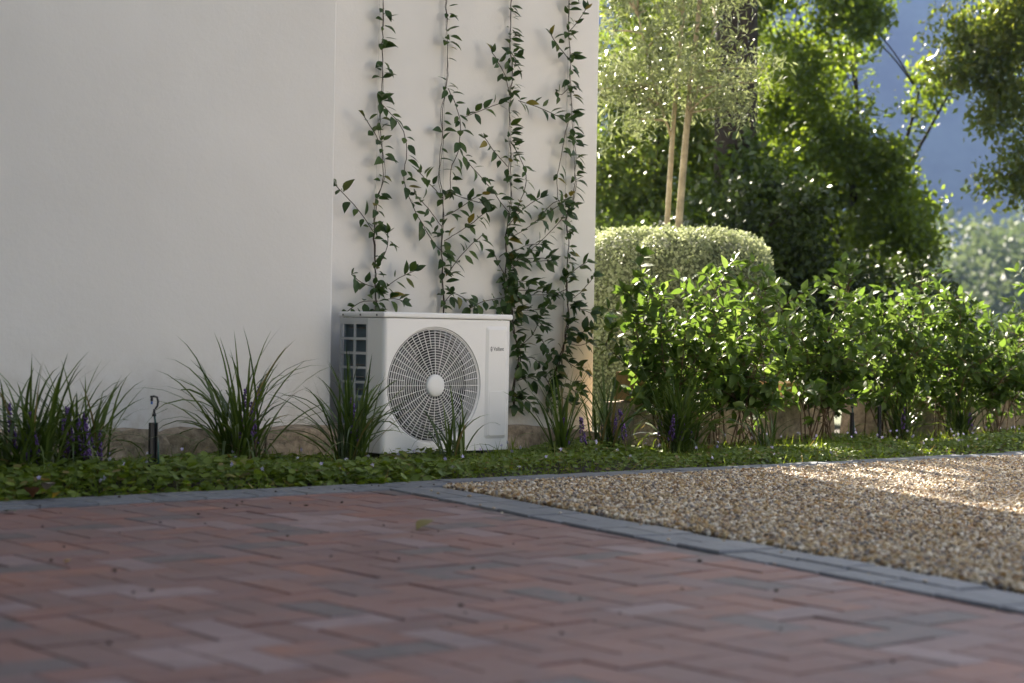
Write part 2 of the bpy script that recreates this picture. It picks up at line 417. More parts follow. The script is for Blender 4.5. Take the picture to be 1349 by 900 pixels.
# ---- kerbs: two rows of slate-blue pavers
def kerb(name, origin, start, direction, length, side, rows, bl, lead, KW):
    """pavers laid end to end from start (s,n) along direction; rows stacked towards side"""
    root = tag(empty(name, W(*origin, 0)), kind='structure')
    d = np.array(direction, float); d /= np.linalg.norm(d); q = np.array(side, float); q -= d * (q @ d); q /= np.linalg.norm(q)
    w = KW / rows
    for r in range(rows):
        t = -lead * (0.5 if r % 2 else 0)
        while t < length:
            L = bl * rng.uniform(0.97, 1.03)
            a = np.array(start) + d * t + q * (r * w)
            poly = [a + d*J/2 + q*J/2, a + d*(L - J/2) + q*J/2, a + d*(L - J/2) + q*(w - J/2), a + d*J/2 + q*(w - J/2)]
            if sgn_area(poly) < 0: poly = poly[::-1]
            c = np.mean(poly, axis=0)
            v, f = slab([p - c for p in poly], ch=0.006, top=0.008)
            mb = MB(); mb.add([tuple(FR @ Vector((float(p[0]), float(p[1]), float(p[2])))) for p in v], [tuple(reversed(x)) for x in f])
            o = mb.build('kerb_paver', M_kerb_o, root)
            o.location = Vector(W(c[0], c[1], rng.normal(0, 0.0015)) - W(*origin, 0)); o.rotation_euler = (rng.normal(0, 0.006), rng.normal(0, 0.006), 0)
            t += L
    return root
kerb('bed_kerb', (0, KN0), (-4.6, KN0), (1, 0), 11.0, (0, 1), 2, 0.225, 0.23, KN1 - KN0)
kerb('gravel_kerb', (s_in(3), 3), (s_in(1.25) - 0.008, 1.25), (-0.178, 1), 5.3, (-1, 0), 2, 0.225, 0.0, KW)

# ---- gravel
gpoly = [(s_in(KN1) + 0.0, KN1), (s_in(7.5), 7.5), (7.5, 7.5), (7.5, KN1)]
sheet('gravel_base', gpoly, -0.005, M_gbase)
def gravel_nodes():
    ng = bpy.data.node_groups.new('pebbles', 'GeometryNodeTree')
    ng.interface.new_socket('Geometry', in_out='INPUT', socket_type='NodeSocketGeometry')
    ng.interface.new_socket('Geometry', in_out='OUTPUT', socket_type='NodeSocketGeometry')
    N, L = ng.nodes, ng.links
    gi, go = N.new('NodeGroupInput'), N.new('NodeGroupOutput')
    dp = N.new('GeometryNodeDistributePointsOnFaces'); dp.inputs['Density'].default_value = 9600
    ico = N.new('GeometryNodeMeshIcoSphere'); ico.inputs['Radius'].default_value = 0.0084; ico.inputs['Subdivisions'].default_value = 2
    nz = N.new('ShaderNodeTexNoise'); nz.inputs['Scale'].default_value = 90; nz.inputs['Detail'].default_value = 1
    sub = N.new('ShaderNodeVectorMath'); sub.operation = 'SUBTRACT'; sub.inputs[1].default_value = (0.5, 0.5, 0.5)
    scl = N.new('ShaderNodeVectorMath'); scl.operation = 'SCALE'; scl.inputs['Scale'].default_value = 0.011
    sp = N.new('GeometryNodeSetPosition'); sm = N.new('GeometryNodeSetMaterial'); sm.inputs['Material'].default_value = M_gravel
    L.new(ico.outputs['Mesh'], sp.inputs['Geometry']); L.new(nz.outputs['Color'], sub.inputs[0]); L.new(sub.outputs[0], scl.inputs[0]); L.new(scl.outputs[0], sp.inputs['Offset'])
    L.new(sp.outputs[0], sm.inputs['Geometry'])
    def rv(lo, hi, seed):
        r = N.new('FunctionNodeRandomValue'); r.data_type = 'FLOAT_VECTOR'; r.inputs[0].default_value = lo; r.inputs[1].default_value = hi; r.inputs['Seed'].default_value = seed
        return r.outputs[0]
    ip = N.new('GeometryNodeInstanceOnPoints')
    L.new(gi.outputs[0], dp.inputs['Mesh']); L.new(dp.outputs['Points'], ip.inputs['Points']); L.new(sm.outputs[0], ip.inputs['Instance'])
    L.new(rv((0, 0, 0), (6.28, 6.28, 6.28), 1), ip.inputs['Rotation']); L.new(rv((0.4, 0.45, 0.3), (1.25, 1.7, 1.0), 2), ip.inputs['Scale'])
    tr = N.new('GeometryNodeTranslateInstances'); tr.inputs['Local Space'].default_value = False
    L.new(ip.outputs[0], tr.inputs['Instances']); L.new(rv((0, 0, 0.002), (0, 0, 0.016), 3), tr.inputs['Translation'])
    L.new(tr.outputs[0], go.inputs[0])
    return ng
# the spread of stones: dense where the picture looks, up to the kerbs
gs = sheet('gravel', [(s_in(KN1) + 0.004, KN1 + 0.005), (s_in(5.4) + 0.004, 5.4), (1.2, 5.4), (5.0, KN1 + 0.005)], -0.0015, M_gbase, 'stuff')
tag(gs, 'loose beige and brown gravel between the slate kerbs', 'gravel')
md = gs.modifiers.new('pebbles', 'NODES'); md.node_group = gravel_nodes()
# stones kicked over the kerb, and crumbs of soil and bark on the paving
def crumbs(name, label, cat, pts, lo, hi, mat, seed):
    r = np.random.default_rng(seed); mb = MB()
    for (s, n, z) in pts:
        q = r.uniform(lo, hi); c = W(s, n, z + q * 0.4); k = r.uniform(0.6, 1.3, 6)
        oc = [(q*k[0],0,0),(0,q*k[1],0),(-q*k[2],0,0),(0,-q*k[3],0),(0,0,q*0.7*k[4]),(0,0,-q*0.5)]
        mb.add([c + np.array(o_) for o_ in oc], [(0,1,4),(1,2,4),(2,3,4),(3,0,4),(1,0,5),(2,1,5),(3,2,5),(0,3,5)])
    return tag(mb.build(name, mat), label, cat, kind='stuff')
pk = []
for _ in range(26):
    n = 1.4 + 3.6 * rng.random(); pk.append((s_in(n) - abs(rng.normal(0, 0.16)), n, 0.009))
for _ in range(14): pk.append((rng.uniform(-1.2, 3.5), KN1 - abs(rng.normal(0, 0.1)), 0.009))
crumbs('stray_pebbles', 'a few stray pebbles kicked onto the slate kerbs', 'pebbles', pk, 0.004, 0.009, ramp_rand_mat('stray_pebble', [(0.5,0.42,0.3),(0.35,0.24,0.14),(0.55,0.5,0.4)], 'island', 0.6, bmp=0), 5)
crumbs('paving_crumbs', 'dark crumbs of soil and bark scattered over the brick paving', 'crumbs', [(s_in(n) - KW - rng.random() * 4.2, n, 0.0) for n in (1.33 + 4.5 * rng.random(150) ** 1.4)] + [(rng.uniform(-4, 2), rng.normal(1.12, 0.1), 0.008) for _ in range(40)], 0.0025, 0.008, plain('dark_crumb', (0.035, 0.026, 0.02), 0.9), 6)
# ================================================================== HOUSE
NL, NR = -0.29, -0.64              # wall planes, in n
SC, SE = -0.91, 1.143              # corner of the near wall; free end of the vine wall
HW = 5.3
def prism(poly, z0, z1):
    mb = MB(); k = len(poly)
    if sgn_area(poly) < 0: poly = poly[::-1]
    v = [W(s, n, z0) for s, n in poly] + [W(s, n, z1) for s, n in poly]
    mb.add(v, [tuple(range(k)), tuple(k + i for i in range(k))[::-1]] + [((i+1) % k, i, k + i, k + (i+1) % k) for i in range(k)])
    return mb
house = tag(empty('house', W(-3, -2, 0)), 'tall white plastered house with a stepped front wall above rough base stones', 'house')
hl = Vector(W(-3, -2, 0))
def hpart(mb, name, mat, **k):
    o = mb.build(name, mat, house, **k); o.location = -hl; return o
hpart(prism([(-11, NL), (SC, NL), (SC, -6.0), (-11, -6.0)], -0.1, HW), 'near_wall', M_wall, bevel=0.012)
hpart(prism([(SC + 0.002, NR), (SE, NR), (SE, -6.0), (SC + 0.002, -6.0)], -0.1, HW), 'recessed_wall', M_wall, bevel=0.012)
hpart(prism([(-11.3, NL + 0.9), (SE + 0.3, NL + 0.9), (SE + 0.3, -6.3), (-11.3, -6.3)], HW + 0.003, HW + 0.16), 'roof_slab', M_wall, bevel=0.01)  # eave is out of view, made deep to block overhead sky light

def rock_mesh(name, sx, sy, sz, seed, sub=2, flat=0.0, rough=0.22):
    import bmesh
    bm = bmesh.new(); bmesh.ops.create_cube(bm, size=1.0)
    bmesh.ops.subdivide_edges(bm, edges=bm.edges[:], cuts=3, use_grid_fill=True)
    r = np.random.default_rng(seed); ph = r.uniform(0, 6.28, 9)
    for v in bm.verts:
        c = np.array(v.co)
        l = np.linalg.norm(c); c = c * (0.72 + 0.28 * (0.5 / max(l, 1e-6)) * 1.15)   # rounded box
        d = 1 + rough * 0.35 * (math.sin(5*c[0] + ph[0]) * math.cos(4*c[1] + ph[1]) + math.sin(7*c[2] + ph[2] + 3*c[0])) + r.normal(0, rough * 0.09)
        v.co = Vector((c[0] * sx * d, c[1] * sy * d, c[2] * sz * d))
    m = bpy.data.meshes.new(name); bm.to_mesh(m); bm.free()
    return m
# rubble base stones under the near wall, and at the foot of the vine wall
t = -5.6; k = 0
while t < SC + 0.05:
    L = rng.uniform(0.24, 0.5); h = rng.uniform(0.24, 0.30)
    o = link('base_stone', rock_mesh('base_stone', L * 1.02, 0.24, h, 100 + k), M_stone, house)
    o.location = Vector(W(t + L/2, NL - 0.035 + rng.uniform(-0.01, 0.015), 0.175 - h/2 + rng.uniform(-0.012, 0.012))) - hl
    o.rotation_euler = (0, rng.normal(0, 0.05), ANG + rng.normal(0, 0.05)); t += L; k += 1
t = SC + 0.15
while t < SE - 0.05:
    L = rng.uniform(0.22, 0.42); h = rng.uniform(0.16, 0.24)
    o = link('base_stone', rock_mesh('base_stone', L, 0.2, h, 200 + k), M_stone, house)
    o.location = Vector(W(t + L/2, NR + 0.0, 0.10 - h/2 + rng.uniform(-0.015, 0.03))) - hl
    o.rotation_euler = (0, rng.normal(0, 0.06), ANG + rng.normal(0, 0.08)); t += L; k += 1

# ---- low stone wall that carries on from the house
lw = tag(empty('low_stone_wall', W(3, -0.35, 0)), 'low beige sandstone garden wall behind the shrubs, broken by a dark gap', 'garden wall')
ll = Vector(W(3, -0.35, 0))
k = 0
for (a, b, top) in ((SE - 0.02, 1.62, 0.27), (1.63, 2.28, 0.285), (2.29, 2.86, 0.28), (3.22, 3.9, 0.275), (3.91, 4.5, 0.28), (4.51, 5.3, 0.27), (5.31, 6.2, 0.28), (6.21, 7.0, 0.28)):
    o = link('stone_block', rock_mesh('stone_block', (b - a) * 1.0, 0.3, top + 0.12, 300 + k, rough=0.07), M_stone, lw)
    o.location = Vector(W((a + b) / 2, -0.42, (top - 0.12) / 2)) - ll; o.rotation_euler = (0, 0, ANG + rng.normal(0, 0.02)); k += 1
bo = link('boulder', rock_mesh('boulder', 0.44, 0.30, 0.17, 411, rough=0.12), M_gold)
bo.location = W(1.38, -0.36, 0.335); bo.rotation_euler = (0.03, 0.05, ANG + 0.1)
tag(bo, 'ochre boulder lying on the low stone wall next to the house end', 'boulder')
b2 = link('boulder', rock_mesh('boulder', 0.34, 0.22, 0.11, 415, rough=0.16), M_gold)
b2.location = W(2.62, -0.45, 0.31); b2.rotation_euler = (0.03, -0.02, ANG - 0.1)
tag(b2, 'flat reddish stone on the low wall beside the dark gap', 'boulder')

# ================================================================== HEAT PUMP
UW, UD, UH, Z0 = 0.80, 0.38, 0.687, 0.045
N0 = W(-0.8092, 0.0069, 0)
unit = empty('heat_pump', N0, ANG)      # local x along the front, local y away from the camera, z up
tag(unit, 'white heat pump outdoor unit with round fan guard standing in the flower bed', 'heat pump')
RB = 0.026
CX, CZ, RG = 0.3125, 0.373, 0.276
cas = MB()
zt = Z0 + UH - 0.03
# front face with the round opening
RO = 0.291
angs = sorted(set([2*math.pi*i/72 for i in range(72)] + [math.atan2(zz - CZ, xx - CX) % (2*math.pi) for xx in (RB, UW - RB) for zz in (Z0, zt)]))
inn, outr = [], []
for a in angs:
    c, s_ = math.cos(a), math.sin(a)
    tx = ((UW - RB) - CX) / c if c > 1e-9 else ((RB - CX) / c if c < -1e-9 else 1e9)
    tz = (zt - CZ) / s_ if s_ > 1e-9 else ((Z0 - CZ) / s_ if s_ < -1e-9 else 1e9)
    t = min(tx, tz); outr.append((CX + t*c, 0, CZ + t*s_)); inn.append((CX + RO*c, 0, CZ + RO*s_))
n = len(angs)
cas.add(inn + outr, [(i, (i+1) % n, n + (i+1) % n, n + i) for i in range(n)])
# stepped rim going in
rim = [(RO, 0.0), (RO - 0.003, 0.006), (RG + 0.006, 0.008), (RG + 0.003, 0.016), (RG, 0.10)]
for (r0, y0), (r1, y1) in zip(rim[:-1], rim[1:]):
    v = [(CX + r0*math.cos(a), y0, CZ + r0*math.sin(a)) for a in angs] + [(CX + r1*math.cos(a), y1, CZ + r1*math.sin(a)) for a in angs]
    cas.add(v, [(i, n + i, n + (i+1) % n, (i+1) % n) for i in range(n)])
# rounded front edges
for (x0, sx) in ((RB, -1), (UW - RB, 1)):
    pr = [(x0 + sx*RB*math.sin(t), RB - RB*math.cos(t)) for t in np.linspace(0, math.pi/2, 7)]
    v = [(x, y, Z0) for x, y in pr] + [(x, y, zt) for x, y in pr]
    fs = [(i, i+1, 7+i+1, 7+i) for i in range(6)]
    cas.add(v, fs if sx > 0 else [q[::-1] for q in fs])
cas.box(UW - 0.004, UW, RB, UD, Z0, zt)                    # right side
cas.box(0.0, 0.004, RB, 0.135, Z0, zt)                     # solid front part of the left side
cas.box(0.004, UW - 0.004, 0.03, UD - 0.004, Z0, Z0 + 0.012)    # base tray
cas.build('casing', M_casing, unit, bevel=0.0)
tc_ = MB(); tc_.box(-0.006, UW + 0.006, -0.006, UD + 0.006, zt + 0.002, Z0 + UH)
tc_.build('top_cover', M_casing, unit, bevel=0.008)
# left side grille: openings in two columns
sg = MB()
ys = [0.155, 0.165, 0.242, 0.258, 0.345, 0.38]
sg.box(0.0, 0.006, 0.1352, 0.147, Z0, zt); sg.box(0.0, 0.006, 0.240, 0.256, Z0, zt); sg.box(0.0, 0.006, 0.360, UD, Z0, zt)
nrow, ztop, zbot = 8, zt - 0.032, Z0 + 0.055
zz = np.linspace(zbot, ztop, nrow + 1)
for (ya, yb) in ((0.147, 0.240), (0.256, 0.360)):
    sg.box(0.0, 0.006, ya, yb, Z0, zz[0]); sg.box(0.0, 0.006, ya, yb, zz[-1], zt)
    for z in zz[1:-1]: sg.box(0.0, 0.0055, ya, yb, z - 0.006, z + 0.006)
sg.build('side_grille', M_grey_plastic, unit)
# the coil behind the grille, bent round the back
co = MB()
for i in range(78): co.box(0.030, 0.055, 0.14 + i*0.0028, 0.1414 + i*0.0028, Z0 + 0.02, zt - 0.01)
for i in range(138): co.box(0.02 + i*0.0052, 0.0225 + i*0.0052, UD - 0.03, UD - 0.012, Z0 + 0.02, zt - 0.01)
co.build('coil', M_coil, unit)
pp = MB()
for z in np.linspace(Z0 + 0.06, zt - 0.05, 10):
    pp.tube([(0.028, 0.20, z), (0.028, 0.33, z), (0.04, 0.35, z + 0.012)], 0.004, 6)
pp.build('coil_pipe', plain('dull_pipe', (0.30, 0.28, 0.26), 0.45, metal=0.5), unit, smooth=True)
bk = MB(); bk.box(0.07, UW - 0.006, 0.20, 0.204, Z0 + 0.014, zt - 0.004); bk.box(0.60, 0.604, 0.02, 0.2, Z0 + 0.014, zt - 0.004)
bk.build('inner_bulkhead', M_dark, unit)
# fan
fan = MB(); 
fan.tube([(CX, 0.10, CZ), (CX, 0.06, CZ), (CX, 0.05, CZ)], [0.062, 0.062, 0.045], 24)
fo = fan.build('fan', M_fan, unit, smooth=False)
for b in range(3):
    bl = MB(); vs_, fs_ = [], []
    for i in range(7):
        r = 0.055 + (RG - 0.022 - 0.055) * i / 6
        w0 = 0.55 + 0.35 * math.sin(i / 6 * math.pi * 0.8)
        for j in range(6):
            a = b * 2.0944 + 0.4 + (j / 5 - 0.5) * 2 * w0 + 0.35 * i / 6
            vs_.append((CX + r*math.cos(a), 0.085 - 0.05 * (j / 5 - 0.3), CZ + r*math.sin(a)))
    for i in range(6):
        for j in range(5): fs_.append((i*6 + j, i*6 + j + 1, (i+1)*6 + j + 1, (i+1)*6 + j))
    bl.add(vs_, fs_); bo_ = bl.build('fan_blade', M_fan, fo, smooth=True)
    md_ = bo_.modifiers.new('thick', 'SOLIDIFY'); md_.thickness = 0.003
# guard: concentric rings on spokes, slightly domed
gd = MB()
def gy(r): return 0.006 - 0.012 * (1 - (r / RG) ** 2)
NRING = 17
rr = np.linspace(0.056, RG + 0.001, NRING + 1)
for r in rr[1:]:
    w_, dpt = 0.0014, 0.0026; m_ = 80
    v = []
    for i in range(m_):
        a = 2*math.pi*i/m_; c, s_ = math.cos(a), math.sin(a)
        for (q, y) in ((r - w_, 0), (r + w_, 0), (r + w_, dpt), (r - w_, dpt)): v.append((CX + q*c, gy(r) + y, CZ + q*s_))
    gd.add(v, [(i*4 + j, i*4 + (j+1) % 4, ((i+1) % m_)*4 + (j+1) % 4, ((i+1) % m_)*4 + j) for i in range(m_) for j in range(4)])
def spoke(a, ra, rb):
    c, s_ = math.cos(a), math.sin(a); px_, pz_ = -s_ * 0.0012, c * 0.0012
    v = []
    for r in np.linspace(ra, rb, 6):
        for (sg_, y) in ((1, -0.002), (-1, -0.002), (-1, 0.002), (1, 0.002)):
            v.append((CX + r*c + sg_*px_, gy(r) + y, CZ + r*s_ + sg_*pz_))
    gd.add(v, [(i*4 + j, i*4 + (j+1) % 4, (i+1)*4 + (j+1) % 4, (i+1)*4 + j) for i in range(5) for j in range(4)])
for i in range(24):
    spoke(2*math.pi*i/24, 0.05, RG)
    if i % 4 in (1, 2, 3) or True: spoke(2*math.pi*(i + 0.5)/24, 0.185, RG)
gd.build('fan_guard', M_casing, unit)
hb = MB()
prof = [(0.0, -0.017), (0.03, -0.0165), (0.048, -0.0145), (0.0545, -0.010), (0.056, 0.002)]
v = [(CX + r*math.cos(2*math.pi*i/40), y, CZ + r*math.sin(2*math.pi*i/40)) for (r, y) in prof[1:] for i in range(40)] + [(CX, -0.017, CZ)]
fs = [(r*40 + i, r*40 + (i+1) % 40, (r+1)*40 + (i+1) % 40, (r+1)*40 + i) for r in range(3) for i in range(40)] + [((i+1) % 40, i, 160) for i in range(40)]
hb.add(v, [q[::-1] for q in fs]); hb.build('guard_cap', M_casing, unit, smooth=True)
# service panel, raised from the front
def raised(x0, x1, z0, z1, h, bv, y=0.0, r=0.018):
    mb = MB()
    def rr_(x0, x1, z0, z1, r):
        p = []
        for (cx, cz, a0) in ((x1-r, z1-r, 0), (x0+r, z1-r, 90), (x0+r, z0+r, 180), (x1-r, z0+r, 270)):
            for t in range(5): p.append((cx + r*math.cos(R(a0 + t*22.5)), cz + r*math.sin(R(a0 + t*22.5))))
        return p
    a = rr_(x0, x1, z0, z1, r); b = rr_(x0+bv, x1-bv, z0+bv, z1-bv, max(0.004, r-bv)); k = len(a)
    mb.add([(x, y + 0.001, z) for x, z in a] + [(x, y - h, z) for x, z in b], [(i, k+i, k+(i+1) % k, (i+1) % k) for i in range(k)] + [tuple(k+i for i in range(k))[::-1]])
    return mb
sp_ = raised(0.628, 0.776, 0.10, zt - 0.028, 0.007, 0.020).build('service_panel', M_casing, unit)
raised(0.652, 0.764, 0.115, 0.345, 0.0012, 0.003, -0.007, 0.012).build('grip_panel', M_casing, sp_)
# lettering
def text_mesh(txt, size):
    cu_ = bpy.data.curves.new('txt', 'FONT'); cu_.body = txt; cu_.size = size; cu_.extrude = 0.0003
    o = bpy.data.objects.new('txt', cu_); COL.objects.link(o)
    dg = bpy.context.evaluated_depsgraph_get(); m = bpy.data.meshes.new_from_object(o.evaluated_get(dg))
    bpy.data.objects.remove(o); return m
tm = text_mesh('Vaillant', 0.0265)
lt = link('lettering', tm, M_letter, unit); lt.rotation_euler = (R(90), 0, 0); lt.location = (0.677, -0.0077, 0.548); lt.scale = (0.86, 1.08, 1)
em = MB()
ring = [(0.664 + 0.0062*math.cos(a)*k_, -0.0077, 0.556 + 0.0125*math.sin(a)*k_) for k_ in (1.0, 0.74) for a in np.linspace(0, 2*math.pi, 24, endpoint=False)]
em.add(ring, [(i, (i+1) % 24, 24 + (i+1) % 24, 24 + i) for i in range(24)])
# the animal head in the egg: two ears above a rounded head
for (a0, b0, rx_, rz_) in ((0.6625, 0.563, 0.0009, 0.0045), (0.6655, 0.563, 0.0009, 0.0045), (0.664, 0.553, 0.0030, 0.0040)):
    em.add([(a0 + rx_*math.cos(t), -0.0077, b0 + rz_*math.sin(t)) for t in np.linspace(0, 2*math.pi, 10, endpoint=False)], [tuple(range(10))])
em.build('emblem', M_letter, unit)
for y in (0.05, 0.19, 0.34):
    s_ = MB(); s_.tube([(-0.0065, y, Z0 + UH - 0.016), (-0.009, y, Z0 + UH - 0.016)], 0.005, 10); s_.build('screw', M_letter, unit)
for (x0_, x1_) in ((0.12, 0.17), (0.63, 0.68)):
    ft = MB(); ft.box(x0_, x1_, -0.02, UD + 0.02, -0.02, Z0 - 0.001); ft.build('foot', M_black, unit, bevel=0.004)
# ================================================================== PLANTS
def leaf_template(k=5, wid=0.5, fold=0.18, curl=0.18, tip=1.0):
    """pointed oval leaf along +y, folded at the midrib; unit length"""
    v, f = [], []
    for i in range(k + 1):
        t = i / k
        w = wid * math.sin(math.pi * (t ** 0.85)) * 0.5 * (1 - 0.12 * t)
        if i == 0: w = 0.02
        if i == k: w = 0.0
        z = -curl * t * t
        v += [(-w, t, z + fold * w), (0, t, z), (w, t, z + fold * w)]
    for i in range(k):
        a = i * 3
        f += [(a, a+1, a+4), (a, a+4, a+3), (a+1, a+2, a+5), (a+1, a+5, a+4)]
    return np.array(v), np.array(f)
KITE = (np.array([(0, 0, 0), (-0.28, 0.45, 0.10), (0, 1.0, -0.05), (0.28, 0.45, 0.10)], float), np.array([(0, 2, 1), (0, 3, 2)]))
NARROW = (np.array([(0, 0, 0), (-0.12, 0.45, 0.04), (0, 1.0, -0.06), (0.12, 0.45, 0.04)], float), np.array([(0, 2, 1), (0, 3, 2)]))
LEAF6 = leaf_template(3, 0.5)
ROUND = (np.array([(0, 0, 0.0)] + [(0.5*math.sin(a), 0.45 - 0.5*math.cos(a), 0.10) for a in np.linspace(0.35, 2*math.pi - 0.35, 8)], float),
         np.array([(0, i, i + 1) for i in range(1, 8)]))
def unitv(a): return a / (np.linalg.norm(a, axis=-1, keepdims=True) + 1e-9)
def spread(pos, d, nrm, size, tmpl):
    """merge many leaves into one vertex/face array"""
    T, Fc = tmpl
    pos, d, nrm, size = np.asarray(pos), unitv(np.asarray(d)), np.asarray(nrm), np.asarray(size)
    side = unitv(np.cross(d, nrm)); nrm = np.cross(side, d)
    v = pos[:, None] + size[:, None, None] * (T[None, :, 0, None]*side[:, None] + T[None, :, 1, None]*d[:, None] + T[None, :, 2, None]*nrm[:, None])
    f = Fc[None] + (np.arange(len(pos)) * len(T))[:, None, None]
    return v.reshape(-1, 3), f.reshape(-1, Fc.shape[1])
def leaf_matrix(pos, d, nrm, size):
    d = unitv(np.asarray(d)); side = unitv(np.cross(d, nrm)); nn_ = np.cross(side, d)
    M = Matrix.Identity(4)
    for i in range(3): M[i][0], M[i][1], M[i][2], M[i][3] = side[i]*size, d[i]*size, nn_[i]*size, pos[i]
    return M
def leaf_meshes(name, mat, wid, n=4):
    out = []
    for i in range(n):
        v, f = leaf_template(5, wid * (0.9 + 0.07*i), 0.10 + 0.12*i, 0.06 + 0.11*i)
        m = mesh_np(name, v, f, True); m.materials.append(mat); out.append(m)
    return out
VL = leaf_meshes('leaf', M_vleaf, 0.55)
SL = leaf_meshes('leaf', M_sleaf_o, 0.62)
def put_leaves(root, leaves, meshes, mat_i, limit=300, tmpl=LEAF6):
    """the nearest leaves as parts of their own, any beyond the limit as one mass"""
    rl = np.array(root.location)
    leaves = sorted(leaves, key=lambda q: q[0][1] - 4 * q[3])
    for q in leaves[:limit]:
        o = link('leaf', meshes[rng.integers(len(meshes))], None, root)
        o.matrix_basis = leaf_matrix(np.array(q[0]) - rl, q[1], q[2], q[3])
    rest = leaves[limit:]
    if rest:
        v, f = spread([np.array(q[0]) - rl for q in rest], [q[1] for q in rest], [q[2] for q in rest], [q[3] for q in rest], tmpl)
        tag(link('inner_leaves', mesh_np('inner_leaves', v, f, True), mat_i, root), kind='stuff')
def resample(pts, step):
    pts = np.array(pts, float); seg = np.linalg.norm(np.diff(pts, axis=0), axis=1); L = np.concatenate([[0], np.cumsum(seg)])
    n = max(2, int(L[-1] / step) + 1); t = np.linspace(0, L[-1], n)
    # smooth (Catmull-like through linear + relax)
    q = np.stack([np.interp(t, L, pts[:, i]) for i in range(3)], 1)
    for _ in range(2):
        q[1:-1] = 0.5*q[1:-1] + 0.25*(q[:-2] + q[2:])
    return q

